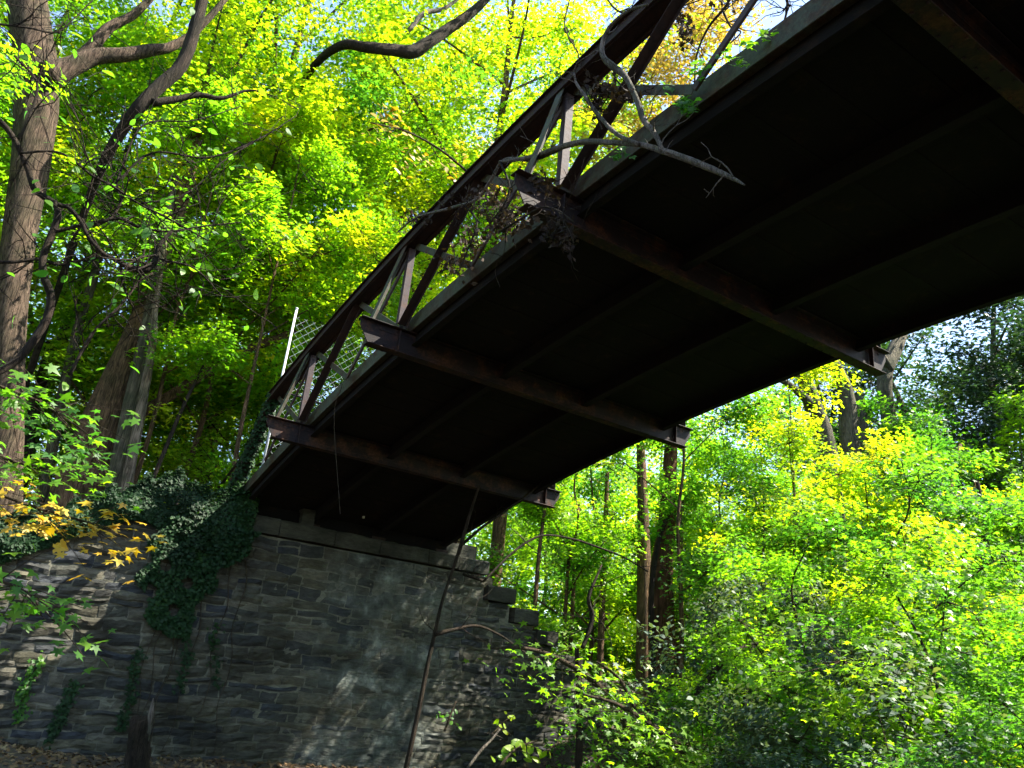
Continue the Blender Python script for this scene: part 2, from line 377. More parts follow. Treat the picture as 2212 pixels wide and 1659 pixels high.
def tree(name, key, x, y, s=1.0, rz=0.0, mat=None, label=None, cat='tree', group=None, sz=None, trunk=True, bark=None, z=None):
    t = empty(name, (x, y, float(ground(x, y)) if z is None else z), rz)
    t.scale = (s, s, (sz or s)); tag(t, label, cat, group)
    tm, lm_, cm = TEMPL[key]
    for nm, me in (('trunk', tm), ('limbs', lm_), ('crown', cm)):
        if nm == 'trunk' and not trunk: continue
        o = link(nm, me, t)
        if nm == 'crown' and mat: o.material_slots[0].link = 'OBJECT'; o.material_slots[0].material = LM[mat]
        if nm != 'crown' and bark: o.material_slots[0].link = 'OBJECT'; o.material_slots[0].material = BM[bark]
    return t
# ------------------------------------------------------------------ bridge
YC, PL = 13.04, 3.65
XDL, XDR, XBL, XBR = 4.075, 8.985, 3.479, 9.40
XTL, XTR = 3.93, 9.13
def zd(y):   # underside of the cambered deck
    return 1.6+4.0+.1831*(YC-y)-.0091*(YC-y)**2
NODES = [YC-PL*i for i in range(-1, 7)]     # 16.69 ... -8.86
YEND, YSTART = 16.75, -9.4
bridge = empty('truss_bridge', (6.5, WY, zd(WY)))
tag(bridge, 'rusty steel pony truss footbridge with a dark cambered deck, crossing overhead to the stone abutment', 'bridge')
INV = Vector((-6.5, -WY, -zd(WY)))
def bpart(name, mb, mat, smooth=False):
    mb.v = [v+np.array(INV) for v in mb.v]
    o = mb.build(name, mat, bridge, smooth)
    bv = o.modifiers.new('b', 'BEVEL'); bv.width = .004; bv.segments = 1; bv.limit_method = 'ANGLE'
    return o
def ribbon(mb, x0, x1, dz0, dz1, ya=YSTART, yb=YEND, n=44):
    ys = np.linspace(ya, yb, n); V = []
    for y in ys:
        z = zd(y); V += [(x0, y, z+dz0), (x1, y, z+dz0), (x1, y, z+dz1), (x0, y, z+dz1)]
    F = []
    for i in range(n-1):
        a = i*4; b = a+4
        for j in range(4):
            j2 = (j+1) % 4; F.append((a+j, a+j2, b+j2, b+j))
    F += [(0, 3, 2, 1), (n*4-4, n*4-3, n*4-2, n*4-1)]
    return mb.add(V, F)
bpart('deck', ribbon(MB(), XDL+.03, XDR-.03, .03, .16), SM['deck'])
mb = MB()      # straps over the joints of the deck plates
for y in np.arange(YSTART+.4, YEND-.3, .61):
    sl_ = (zd(y+.05)-zd(y-.05))/.1; d_ = .5*.07
    mb.add([(XDL+.1, y-d_, zd(y-d_)+.022), (XDR-.1, y-d_, zd(y-d_)+.022), (XDR-.1, y+d_, zd(y+d_)+.022), (XDL+.1, y+d_, zd(y+d_)+.022), (XDL+.1, y-d_, zd(y-d_)+.034), (XDR-.1, y-d_, zd(y-d_)+.034), (XDR-.1, y+d_, zd(y+d_)+.034), (XDL+.1, y+d_, zd(y+d_)+.034)],
           [(0, 1, 2, 3), (7, 6, 5, 4), (0, 4, 5, 1), (2, 6, 7, 3), (1, 5, 6, 2), (0, 3, 7, 4)])
bpart('joint_straps', mb, SM['shade_darkened'])
for x, s in ((XDL, 1), (XDR, -1)):      # edge channel: pale web outside, flanges turned in
    mb = ribbon(MB(), min(x, x+s*.014), max(x, x+s*.014), 0, .235)
    ribbon(mb, min(x+s*.016, x+s*.09), max(x+s*.016, x+s*.09), .002, .016)
    bpart('edge_channel', mb, SM['green'])
for x in (5.66, 7.20):
    mb = ribbon(MB(), x-.006, x+.006, -.20, .028)
    ribbon(mb, x-.06, x+.06, -.212, -.202); bpart('stringer', mb, SM['shade_darkened'])
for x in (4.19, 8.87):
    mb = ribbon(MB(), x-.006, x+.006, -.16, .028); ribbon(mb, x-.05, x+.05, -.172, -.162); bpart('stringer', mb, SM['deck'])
def floor_beam(y):
    zt = zd(y)-.004; zb = zd(y)-.356; mb = MB()
    xl, xr = XBL, XBR; cut = .17
    # web with the ends cut on a slant
    zt = zd(y)-.002-.012
    t = .007
    prof = [(xl-.12, zt), (xl-.12, zt-.10), (xl+.03, zb+.014), (xr-.03, zb+.014), (xr+.12, zt-.10), (xr+.12, zt)]
    V = [(x, y-t, z) for x, z in prof]+[(x, y+t, z) for x, z in prof]; k = len(prof)
    mb.add(V, [tuple(range(k)), tuple(range(2*k-1, k-1, -1))]+[(i, i+k, (i+1) % k+k, (i+1) % k) for i in range(k)])
    mb.box(((xl+xr)/2, y, zt+.008), (xr-xl+.26, .16, .013)); mb.box(((xl+xr)/2, y, zb+.006), (xr-xl, .16, .013))
    for x in list(np.arange(xl+.1, xr, .16)):     # rivet heads along both flanges
        for sy in (-.055, .055):
            mb.box((x, y+sy, zb-.004), (.026, .026, .012))
        mb.box((x, y-.010, zb+.05), (.026, .012, .026)); mb.box((x, y-.010, zt-.05), (.026, .012, .026))
    mb.box(((xl+xr)/2, y-.012, zb+.05), (xr-xl-.3, .008, .085)); mb.box(((xl+xr)/2, y-.012, zt-.045), (xr-xl-.3, .008, .085))
    for x in (XTL, XTR):
        for s in (-1, 1): mb.box((x, y+s*.042, (zt+zb)/2+.003), (.012, .066, zt-zb-.03))
    return mb
for y in NODES[1:]:
    o = bpart('floor_beam', floor_beam(y), SM['beam'])
bpart('light_block_plate', MB().box((6.53, 16.50, 4.66), (4.8, .014, .25)), SM['deck'])  # added dark plate that keeps light out of the gap at the deck end
TOPH = 1.42
def top(x, y, dz=0): return np.array([x, y, zd(y)+TOPH+dz])
def bot(x, y, dz=0): return np.array([x, y, zd(y)+.06+dz])
for x, s in ((XTL, -1), (XTR, 1)):
    # top chord: two channels back to back under a cover plate
    ys = (YSTART+1.7, 15.05)
    mb = ribbon(MB(), x-.095, x-.083, TOPH-.13, TOPH+.06, *ys); ribbon(mb, x+.083, x+.095, TOPH-.13, TOPH+.06, *ys)
    ribbon(mb, x-.135, x-.097, TOPH-.13, TOPH-.118, *ys); ribbon(mb, x-.135, x-.097, TOPH+.046, TOPH+.06, *ys)
    ribbon(mb, x-.12, x+.12, TOPH+.062, TOPH+.074, *ys); ribbon(mb, x+.097, x+.135, TOPH-.13, TOPH-.118, *ys)
    ribbon(mb, x-.081, x+.081, TOPH-.10, TOPH-.09, *ys)
    bpart('top_chord', mb, SM['rust'])
    for ya, yb in ((15.05, 16.65), (YSTART+1.7, YSTART+.1)):
        mb = MB(); mb.bar(top(x, ya), bot(x, yb), .20, .15); bpart('end_post', mb, SM['rust'])
    for i, y in enumerate(NODES[1:]):
        mb = MB(); mb.box((x, y-.02, (top(x, y)[2]+bot(x, y)[2])/2-.06), (.10, .012, TOPH-.22)); mb.box((x-.044, y+.02, (top(x, y)[2]+bot(x, y)[2])/2-.06), (.012, .066, TOPH-.22))
        bpart('post', mb, SM['post'])
        # gusset plates
        mb = MB(); mb.box((x-s*.055, y, bot(x, y)[2]+.05), (.008, .34, .22)); bpart('gusset_plate', mb, SM['rust'])
        # outrigger brace from the end of the floor beam to the top chord
        xe = XBL+.02 if s < 0 else XBR-.02
        a = np.array([xe, y+.02, zd(y)-.0]); b = top(x+s*.10, y+.02, -.11)
        mb = MB(); mb.bar(a, b, .125, .012, (1, 0, 0)); mb.bar(a+[-s*.03, .058, 0], b+[-s*.03, .058, 0], .012, .075, (1, 0, 0))
        bpart('outrigger_brace', mb, SM['green'])
        for sg in (1, -1):
            ym = y+sg*PL/2
            if ym > 16.4 or ym < YSTART+.8: continue
            mb = MB(); a = bot(x, y+sg*.06, -.02)
            b = top(x, ym if ym < 14.9 else 14.75, -.08)
            if sg < 0:   # heavy strut of two angles
                mb.bar(a, b, .012, .13, (1, 0, 0)); mb.bar(a+[.05, 0, .006], b+[.05, 0, .006], .10, .012, (1, 0, 0)); bpart('diagonal', mb, SM['rust'])
            else:
                mb.bar(a+[-s*.02, 0, 0], b+[-s*.02, 0, 0], .10, .011, (1, 0, 0)); bpart('flat_tie', mb, SM['green'])
            mb = MB(); a = top(x-s*.03, y+sg*.05, -.10); b = bot(x-s*.03, ym)
            if sg < 0: mb.bar(a, b, .10, .011, (1, 0, 0)); bpart('flat_tie', mb, SM['green'])
            else: mb.bar(a, b, .075, .03, (1, 0, 0)); bpart('brace_bar', mb, SM['post'])
    if s < 0:
        pass
# rivet heads along the visible face of the top chord and on the near beams
mb = MB()
for y in np.arange(3.2, 15, .22):
    for dz in (-.105, .035):
        p = top(XTL-.0965, y, dz); mb.box((p[0], p[1], p[2]), (.014, .024, .024))
bpart('rivets', mb, SM['rust'])
# bearing blocks under the deck end
for x in (4.3, 5.66, 7.2, 8.8): bpart('bearing_shoe', MB().box((x, 16.62, 4.57), (.32, .30, .07)), SM['rust'])
# approach hand rails beyond the end post
rail = empty('handrail', (XTL, 17.0, 4.5)); tag(rail, 'dark rusty pipe handrail running back from the ivy covered end post of the bridge', 'handrail')
def child(name, mb, mat, parent, smooth=False):
    L = parent.location; mb.v = [v-np.array(L) for v in mb.v]; return mb.build(name, mat, parent, smooth)
for k, (pa, pb) in enumerate(((at(586, 905, 15.2), at(452, 1080, 20.5)), (at(545, 975, 16.2), at(474, 1078, 20.0)))):
    child('rail', MB().tube(np.array([pa, pb]), [.032, .032], 8), SM['rust'], rail, True)
for yy in (18.3, 20.3):
    px = 3.85-(yy-16.2)*.30
    zz = float(ground(px, yy)); child('rail_post', MB().tube([[px, yy, zz-.1], [px, yy, zz+1.0]], [.03, .03], 8), SM['rust'], rail, True)
# chain link fence on the deck end
fence = empty('chain_link_fence', (4.4, 15.9, zd(15.9)+.16)); tag(fence, 'galvanised chain link fence with a tall bright post at the far bridge end', 'fence')
pt = at(641, 668, 16.3); pb_ = at(583, 965, 16.3)
px_ = pt[0]
child('fence_post', MB().tube([[px_-.02, 16.3, 4.6], [px_, 16.3, pt[2]]], [.026, .026], 10).tube([[px_, 16.3, pt[2]], [px_, 16.3, pt[2]+.03]], [.038, .03], 10), SM['galv'], fence, True)
child('fence_post', MB().tube([[px_+2.35, 16.28, 4.9], [px_+2.35, 16.28, 6.3]], [.028, .028], 8), SM['galv'], fence, True)
ztop = pt[2]-.1; x0, x1, z0_, z1_ = px_+.05, px_+2.3, 4.95, ztop-.08
mb = MB(); step = .19
def wire(sgn):
    for c in np.arange(-4, 8, step):
        pts = []
        for t in np.linspace(0, 1, 2): pass
        # line z = z0 + sgn*(x-x0) + c
        xs = []
        for x in (x0, x1):
            z = z0_+sgn*(x-x0)+c; xs.append((x, z))
        (xa, za), (xb, zb) = xs
        # sagging upper edge
        lo, hi = z0_, z1_
        pp = []
        for z in (lo, hi):
            x = x0+(z-z0_-c)/sgn; pp.append((x, z))
        cand = [p for p in xs if lo-1e-6 <= p[1] <= hi+1e-6]+[p for p in pp if x0-1e-6 <= p[0] <= x1+1e-6]
        cand = sorted(set((round(a, 5), round(b, 5)) for a, b in cand))
        if len(cand) >= 2:
            (xa, za), (xb, zb) = cand[0], cand[-1]
            top_at = lambda x: z1_-.62*max(0, (x-x0)/(x1-x0))**.8
            if min(za, zb) > top_at((xa+xb)/2): continue
            mb.tube([[xa, 16.26+sgn*.003, min(za, z1_)], [xb, 16.26+sgn*.003, zb]], [.0024, .0024], 4, cap=False)
wire(1); wire(-1)
child('chain_link_mesh', mb, SM['galv'], fence)
child('cross_rail', MB().tube([[px_, 16.2, at(625, 850, 16.2)[2]], [px_+2.3, 16.2, at(625, 850, 16.2)[2]-.05]], [.022, .022], 8), SM['beam'], fence, True)
# ------------------------------------------------------------------ abutment
abut = empty('stone_abutment', (5, WY, 0)); tag(abut, 'tall stone masonry abutment with stepped right wing, carrying the far end of the bridge', 'wall')
def top_z(x):
    x = np.asarray(x, float)
    return np.where(x < 3.8, 3.15+1.0*sm(-.6, 2.4, x), np.where(x < 9.95, 4.17, np.where(x < 10.7, 3.60, np.where(x < 11.4, 3.22, np.where(x < 12.0, 2.80, np.where(x < 12.8, 2.3, 1.8))))))
rng = np.random.RandomState(5)
def wall_mesh():
    V = []; F = []; nb = 0
    z = -.3; mb = MB()
    X0, X1 = -5.5, 13.6
    course = 0
    while z < 4.17:
        h = rng.choice([.10, .14, .18, .22, .27, .33], p=[.14, .22, .24, .2, .13, .07])
        x = X0+rng.uniform(-.4, 0)
        while x < X1:
            L = rng.uniform(.22, .80)*(1.0 if h > .14 else 1.2)
            hh = [h]
            if h > .25 and rng.rand() < .5: s_ = rng.uniform(.4, .6); hh = [h*s_, h*(1-s_)]
            zz = z
            for hq in hh:
                tz = float(top_z(x+L/2))
                if zz+hq*.6 < tz and zz > float(ground(x+L/2, WY-.3))-.5:
                    g = rng.uniform(.008, .016); zt = min(zz+hq, tz)
                    nx_, nz_ = max(3, int(L/.07)), max(3, int(hq/.05))
                    xs = np.linspace(x+g, x+L-g, nx_); zs = np.linspace(zz+g, zt-g, nz_)
                    if zt-zz < .04: continue
                    GX, GZ = np.meshgrid(xs, zs)
                    u = (GX-x)/L*2-1; v = (GZ-zz)/(zt-zz)*2-1
                    parge = float(sm(4.9, 5.8, x)*(1-sm(8.2, 9.3, x)))
                    prot = rng.uniform(.015, .06)*(1-.75*parge)
                    cor = np.clip(1-np.abs(u)**7, 0, 1)*np.clip(1-np.abs(v)**5, 0, 1)
                    ph = rng.uniform(0, 6.28, 4)
                    lam = .012*np.sin(GZ*(55+10*ph[0])+3*np.sin(GX*4+ph[1])+ph[2])+.008*np.sin(GX*23+ph[3]+GZ*31)
                    Y = WY+.02-prot*cor-(lam+rng.normal(0, .005, GX.shape))*cor*(1-.6*parge)
                    wob = .018*np.sin(GX*3.3+zz*5)+.015*np.sin(GX*9+ph[0])
                    n0 = nb_ = 0
                    verts = np.stack([GX+.012*np.sin(GZ*20+ph[1])*np.abs(u), Y, GZ+wob*(1-0*u)], 2).reshape(-1, 3)
                    ff = [(j*nx_+i, j*nx_+i+1, (j+1)*nx_+i+1, (j+1)*nx_+i) for j in range(nz_-1) for i in range(nx_-1)]
                    # returns to the mortar
                    k = len(verts); ring = [i for i in range(nx_)]+[j*nx_+nx_-1 for j in range(1, nz_)]+[(nz_-1)*nx_+i for i in range(nx_-2, -1, -1)]+[j*nx_ for j in range(nz_-2, 0, -1)]
                    back = verts[ring].copy(); back[:, 1] = WY+.08
                    verts = np.vstack([verts, back]); m = len(ring)
                    ff += [(ring[i], ring[(i+1) % m][0] if False else ring[(i+1) % m], k+(i+1) % m, k+i) for i in range(m)]
                    mb.add(verts, ff)
                zz += hq
            x += L
        z += h; course += 1
    return mb
mb = wall_mesh(); o = child('wall', mb, STONE, abut, False)
# mortar backing, butted in strips that follow the top line
mb = MB(); xs = [-5.5, -3, -1, 0, .5, 1, 1.5, 2, 2.5, 3.8, 9.95, 10.7, 11.4, 12, 12.8, 13.6]
for xa, xb in zip(xs[:-1], xs[1:]):
    n_ = max(2, int((xb-xa)/.09)); tz = float(top_z((xa+xb)/2))-.01; nz_ = 50
    gx, gz = np.meshgrid(np.linspace(xa, xb, n_), np.linspace(-.8, tz, nz_))
    yy = WY+.022+.011*np.sin(gx*7+gz*3)*np.cos(gz*11)+.006*np.sin(gx*31+gz*17)
    v = np.stack([gx, yy, gz], 2).reshape(-1, 3); mb.add(v, [(j*n_+i, j*n_+i+1, (j+1)*n_+i+1, (j+1)*n_+i) for j in range(nz_-1) for i in range(n_-1)])
    mb.box(((xa+xb)/2, WY+.40, (tz-.8)/2), (xb-xa-.002, .70, tz+.8-.004))
child('mortar', mb, MORTAR, abut)
# coping
def slab(x0, x1, z0, z1, y0, y1, seed):
    rg = np.random.RandomState(seed); nx_ = max(3, int((x1-x0)/.12)); mb = MB()
    xs = np.linspace(x0, x1, nx_)
    prof = [(y0, z0), (y0-.004, z0+.03), (y0, z1-.04), (y0+.03, z1), (y1, z1), (y1, z0)]
    V = []
    for x in xs:
        for (y, z) in prof: V.append((x, y+rg.normal(0, .006), z+rg.normal(0, .005)))
    k = 6; F = [(i*k+j, i*k+(j+1) % k, (i+1)*k+(j+1) % k, (i+1)*k+j) for i in range(nx_-1) for j in range(k)]
    F += [tuple(range(k)), tuple((nx_-1)*k+j for j in range(k-1, -1, -1))]
    return mb.add(V, F)
xs = [3.9, 4.9, 6.1, 7.15, 8.35, 9.15, 9.97]
for i, (a, c_) in enumerate(zip(xs[:-1], xs[1:])):
    child('coping_stone', slab(a+.006, c_-.006, 4.19, 4.52-.004*i, WY-.09, WY+.6, i), COPING, abut)
for i, (a, c_, zt) in enumerate(((9.985, 10.78, 3.98), (10.79, 11.48, 3.57), (11.49, 12.10, 3.16), (12.11, 12.9, 2.66), (12.91, 13.7, 2.16))):
    child('coping_stone', slab(a, c_, zt-.34, zt, WY-.10, WY+.7, 20+i), COPING, abut)
# back wall behind the bearings
child('back_wall', MB().box((6.9, 17.0, 4.62), (6.1, .30, .56)), COPING, abut)
child('bearing_pedestal', slab(5.35, 5.62, 4.525, 4.86, WY+.02, WY+.3, 9), COPING, abut)
# ------------------------------------------------------------------ ivy
def ivy_obj(name, P, N, label, size=.085, seed=0, stems=None, group=None, mat='ivy', cat='ivy'):
    rg = np.random.RandomState(seed); P = np.array(P); base = P[np.argmin(P[:, 2])]
    t = empty(name, tuple(base)); tag(t, label, cat, group)
    me = leaves_mesh(name+'_leaves', P-base, np.array(N), size, 'ivy', rg, LM[mat], jitter=.40)
    link('leaves', me, t)
    if stems:
        mb = MB()
        for s_ in stems: s_ = spline(np.array(s_), 5); mb.tube(s_-base, np.linspace(.012, .005, len(s_)), 5, cap=False)
        mb.build('stems', BM['twig'], t, True)
    return t
rg = np.random.RandomState(9)
P = []; N = []
def ivyhang(n, xf, zf, depth=.16, out=.10):
    for _ in range(n):
        x = xf(); z = zf(x)
        if z is None: continue
        P.append((x, WY-.05-abs(rg.normal(0, depth)), z)); N.append((rg.normal(0, .2), -1, .55))
# mass along the top of the wall
clump = rg.uniform(-1, 1, (40, 3))
def bump_top(x): return .10*math.sin(x*5.1)+.07*math.sin(x*11.7+1)+.05*math.sin(x*23)
for _ in range(15500):
    x = rg.uniform(-2.5, 4.35); tz = 3.28+1.0*float(sm(-.3, 2.5, x))
    zt = tz+.30+.34*float(sm(1.6, 2.4, x))+bump_top(x); zl = tz-.25-.30*float(sm(2.6, 1.6, x))-.16*math.sin(x*2.3)-.35*float(sm(3.0, 3.5, x))+.25*math.sin(x*1.3+.5)-.25*float(sm(.8, -.5, x))
    u = rg.uniform(0, 1); z = zl+(zt-zl)*u
    d = .06+.20*math.sin(math.pi*min(1, max(0, u*.9+.1)))*(.6+.4*math.sin(x*4+z*6))
    P.append((x, WY-.04-d*rg.uniform(.5, 1.0), z)); N.append((rg.normal(0, .25), -.9, .5+.9*(u > .85)))
for _ in range(2600):     # flat top running back
    x = rg.uniform(-2.5, 4.3); tz = 3.28+1.0*float(sm(-.3, 2.5, x))+.30+.34*float(sm(1.6, 2.4, x))
    P.append((x, WY+rg.uniform(-.2, .8), tz+bump_top(x)-.05+rg.normal(0, .05))); N.append((0, -.2, 1))
ivy_obj('ivy_mass', P, N, 'thick dark ivy spilling over the top of the stone wall left of the bridge', .095, 1)
P = []; N = []
for _ in range(6200):      # curtain beside the deck corner
    u = rg.uniform(0, 1)**1.25; z = 4.15-u*2.1
    cxv = 3.45+.28*math.sin(z*1.7); wv = .82*(1-u)**.55+.10+.10*math.sin(z*9)
    x = cxv+rg.uniform(-wv, wv)
    if math.sin(x*9+z*4)*math.sin(z*7-x*3) > .55: continue
    P.append((x, WY-.05-.22*rg.uniform(.1, 1)*(1-.5*u), z)); N.append((rg.normal(0, .2), -1, .6))
for cx_, z1, z0_, q in ((3.6, 2.3, 1.1, 120), (4.2, 2.4, 1.2, 70)):
    for _ in range(q):
        z = rg.uniform(z0_, z1); x = cx_+.10*math.sin(z*3+cx_)+rg.normal(0, .06)
        P.append((x, WY-.05-rg.uniform(0, .06), z)); N.append((rg.normal(0, .2), -1, .6))
stems = [[(x0+.06*math.sin(k*1.9+x0*7)+.02*k*math.sin(x0*3), WY-.06-.01*(k % 2), z) for k, z in enumerate(np.linspace(3.6, .1, 9))] for x0 in (2.95, 3.15, 3.45, 3.5, 3.8, 4.15, 4.4)]
ivy_obj('ivy_curtain', P, N, 'dark ivy curtain with bare brown stems hanging down the wall beside the bridge corner', .09, 2, stems)
for i, (pa, q, lab) in enumerate(((((112, 1578), (92, 1630), (70, 1680), (48, 1720)), 210, 'leafy ivy strand climbing the sunlit patch at the far left of the wall'),
        (((268, 1590), (225, 1650), (190, 1700), (160, 1745)), 240, 'thin ivy strand on the shaded wall left of the broken stump, second from the left'),
        (((336, 1595), (322, 1650), (300, 1705), (290, 1765)), 230, 'thin ivy strand climbing the wall directly above the broken stump'))):
    pts = spline(np.array([at(x*.885+(0 if i else 0), y*.885, WY-.07) if False else at(x*.8848, 1235*.8848+(y-1235)*.8848, WY-.07) for x, y in pa]), 8)
    if i == 0: pts = spline(np.array([at(x, y, WY-.08) for x, y in ((88, 1425), (70, 1455), (55, 1490), (48, 1520), (40, 1550))]), 8)
    if i == 1: pts = spline(np.array([at(x, y, WY-.08) for x, y in ((163, 1480), (140, 1520), (128, 1560), (105, 1600))]), 8)
    if i == 2: pts = spline(np.array([at(x, y, WY-.08) for x, y in ((300, 1408), (290, 1440), (285, 1490), (270, 1540), (262, 1570))]), 8)
    idx = rg.randint(0, len(pts), q); Pq = pts[idx]+rg.normal(0, .05, (q, 3))*np.array([1, .4, 1]); Nq = np.tile([0., -1, .5], (q, 1))
    ivy_obj('ivy_strand', Pq, Nq, lab, .085, 30+i, [pts[::4].tolist()], 'ivy strands on the wall', 'green' if i == 0 else 'ivy')
# ivy on the end post and chord end
P = []; N = []
a = top(XTL, 15.05); b = bot(XTL, 16.65)
for _ in range(1500):
    t = rg.uniform(-.03, 1.1); p = a+(b-a)*t; ph = rg.uniform(0, 6.28); r_ = .10+.06*rg.rand()
    P.append((p[0]+r_*math.cos(ph), p[1]+r_*.8*math.sin(ph), p[2]+r_*.6*math.sin(ph))); N.append((math.cos(ph), math.sin(ph)-.3, .5))
ivy_obj('ivy_vine', P, N, 'ivy wrapped round the sloping end post of the bridge truss', .09, 5)
# few bright ivy sprigs on the deck edge
P = []; N = []
for (px, py, q) in ((1478, 225, 40), (1492, 235, 30), (1440, 190, 10), (1500, 160, 12), (1520, 140, 12), (1560, 110, 12), (1610, 95, 14), (1340, 330, 20), (1655, 75, 12), (1590, 130, 14)):
    for _ in range(q):
        p = at(px+rg.normal(0, 11), py+rg.normal(0, 8), 6.2); t_ = (XTL-.0-rg.uniform(-.12, .08))/p[0]; p = np.array([0, 0, 1.6])+(p-np.array([0, 0, 1.6]))*t_
        P.append(p); N.append((-.5, -.4, .7))
ivy_obj('creeper', P, N, 'green creeper sprigs trailing over the pale edge channel of the deck', .085, 6, mat='green', cat='creeper')
# ------------------------------------------------------------------ traced trunks (stand at their own distance)
def limb_path(pts, Y, n=6):
    P = [];  W = []
    for q in pts:
        y = q[3] if len(q) > 3 else Y
        p = at(q[0], q[1], y); P.append(p)
        d = float((p-np.array([0, 0, CAMZ]))@AF); W.append(q[2]*d/FPX/2)
    P = np.array(P); sp = spline(P, n); t = np.linspace(0, len(P)-1, len(sp)); return sp, np.interp(t, np.arange(len(P)), W)
def traced(name, label, cat, trunk, Y, bark, limbs=(), twigs=0, group=None, seed=0, sides=14, to_ground=True, twig_leaf=None, bumpv=.07, limb_name='limb', crown=None):
    rg = np.random.RandomState(seed)
    P, W = limb_path(trunk, Y)
    if to_ground:
        g = float(ground(P[0][0], P[0][1]))-.2
        if P[0][2] > g+.1:
            d = P[0]-P[3]; d /= max(1e-3, -d[2]) if d[2] < 0 else 1e3
            dz = P[0][2]-g; ext = np.array([P[0]+np.array([d[0]*s_*dz*.5, d[1]*s_*dz*.5, -dz*s_]) for s_ in (1, .66, .33)])
            P = np.vstack([ext, P]); W = np.concatenate([[W[0]*1.35, W[0]*1.15, W[0]*1.05], W])
    base = P[0].copy(); t = empty(name, tuple(base)); tag(t, label, cat, group)
    MB().tube(P-base, W, sides, bump=bumpv, seed=seed).build('trunk', BM[bark], t, True)
    for i, (lp, ly) in enumerate(limbs):
        q, ww = limb_path(lp, ly)
        lo = MB().tube(q-base, ww, max(6, sides-4), bump=bumpv, seed=seed+i+1).build(limb_name, BM[bark], t, True)
        if twigs: grow_twigs(lo, q-base, ww, twigs, rg, bark)
    if crown:
        c_ = link('crown', TEMPL[crown][2], t); c_.location = (P[-1][0]-base[0]+.9, P[-1][1]-base[1]+.6, 0); c_.rotation_euler = (0, 0, seed*1.1)
    return t, base
def grow_twigs(t, q, ww, n, rg, bark, ls=1.0):
    mb = MB()
    for _ in range(n):
        i = rg.randint(1, len(q)); p = q[i].copy(); d = rg.normal(0, 1, 3); d[2] += .3; d /= np.linalg.norm(d); L = rg.uniform(.3, 1.1)*ls; pts = [p.copy()]
        for k in range(5):
            d += rg.normal(0, .28, 3); d /= np.linalg.norm(d); p = p+d*L/5; pts.append(p.copy())
        mb.tube(np.array(pts), np.linspace(min(.009, ww[i]*.5), .0025, 6), 4, cap=False)
        for _2 in range(2):
            j = rg.randint(1, 5); p2 = pts[j].copy(); d2 = d+rg.normal(0, .8, 3); d2 /= np.linalg.norm(d2); pp = [p2.copy()]
            for k in range(3): d2 += rg.normal(0, .25, 3); p2 = p2+d2*L/9; pp.append(p2.copy())
            mb.tube(np.array(pp), np.linspace(.005, .002, 4), 3, cap=False)
    mb.build('twigs', BM[bark], t, True)
traced('oak_tree', 'massive pale barked oak leaning along the left edge of the photo, sunlit at the top', 'tree',
  [(8, 1180, 70), (14, 950, 66), (22, 700, 64), (40, 520, 66), (66, 360, 74), (78, 230, 84), (76, 130, 80), (58, 0, 78), (40, -160, 74)], 18.6, 'oak',
  [([(100, 165, 60), (150, 145, 42), (205, 122, 34), (270, 118, 30), (330, 108, 26), (372, 100, 20), (430, 60, 16), (520, -40, 10)], 18.2),
   ([(85, 200, 40), (190, 110, 26), (235, 60, 22), (290, 30, 18), (350, -30, 12)], 19.4)], seed=3, sides=22, bumpv=.05)
traced('crooked_tree', 'dark crooked leaning trunk rising from lower left towards the top of the photo', 'tree',
  [(120, 640, 14, 21), (185, 450, 16, 19.5), (225, 350, 20, 18.5), (262, 285, 24, 18), (300, 232, 28), (345, 185, 29), (385, 150, 29), (408, 105, 28), (424, 50, 26), (436, 0, 24), (430, -80, 20)], 17.6, 'dark',
  [([(330, 222, 18), (380, 214, 15), (430, 205, 13), (480, 212, 9), (540, 195, 5), (600, 210, 2)], 17.5)], seed=4)
traced('woodland_tree', 'broad brown ridged trunk leaning right behind the ivy, dappled with sun spots', 'tree',
  [(150, 1125, 112), (178, 1040, 102), (208, 950, 92), (245, 850, 76), (285, 750, 58), (318, 660, 44), (345, 560, 38), (385, 460, 32), (420, 330, 26), (440, 200, 20)], 20.5, 'brown', seed=5, sides=22, bumpv=.04)
traced('woodland_tree', 'grey stem pressed against the right side of the broad brown trunk', 'tree',
  [(232, 1115, 34), (254, 1000, 30), (284, 860, 28), (306, 760, 24), (325, 660, 22), (350, 520, 18), (380, 380, 14)], 19.9, 'grey', seed=6)
traced('woodland_tree', 'slender pale trunk catching full sun just right of the broad brown trunk', 'tree',
  [(262, 1120, 25), (280, 1010, 23), (298, 920, 21), (316, 820, 19), (330, 740, 16), (336, 660, 13), (352, 560, 10), (370, 420, 6)], 19.3, 'pale', seed=7)
traced('woodland_tree', 'thin grey trunk between the left edge and the broad brown trunk', 'tree',
  [(84, 1110, 26), (104, 1010, 24), (134, 860, 22), (170, 700, 20), (205, 590, 18), (240, 420, 12)], 22, 'grey', seed=8)
traced('leaning_tree', 'long slender trunk leaning far over to the right behind the chain link post', 'tree',
  [(250, 960, 30), (300, 895, 26), (350, 866, 22), (430, 815, 20), (500, 775, 20), (560, 745, 20), (620, 722, 18), (690, 672, 14), (760, 620, 10), (830, 560, 6)], 20.6, 'brown', seed=9)
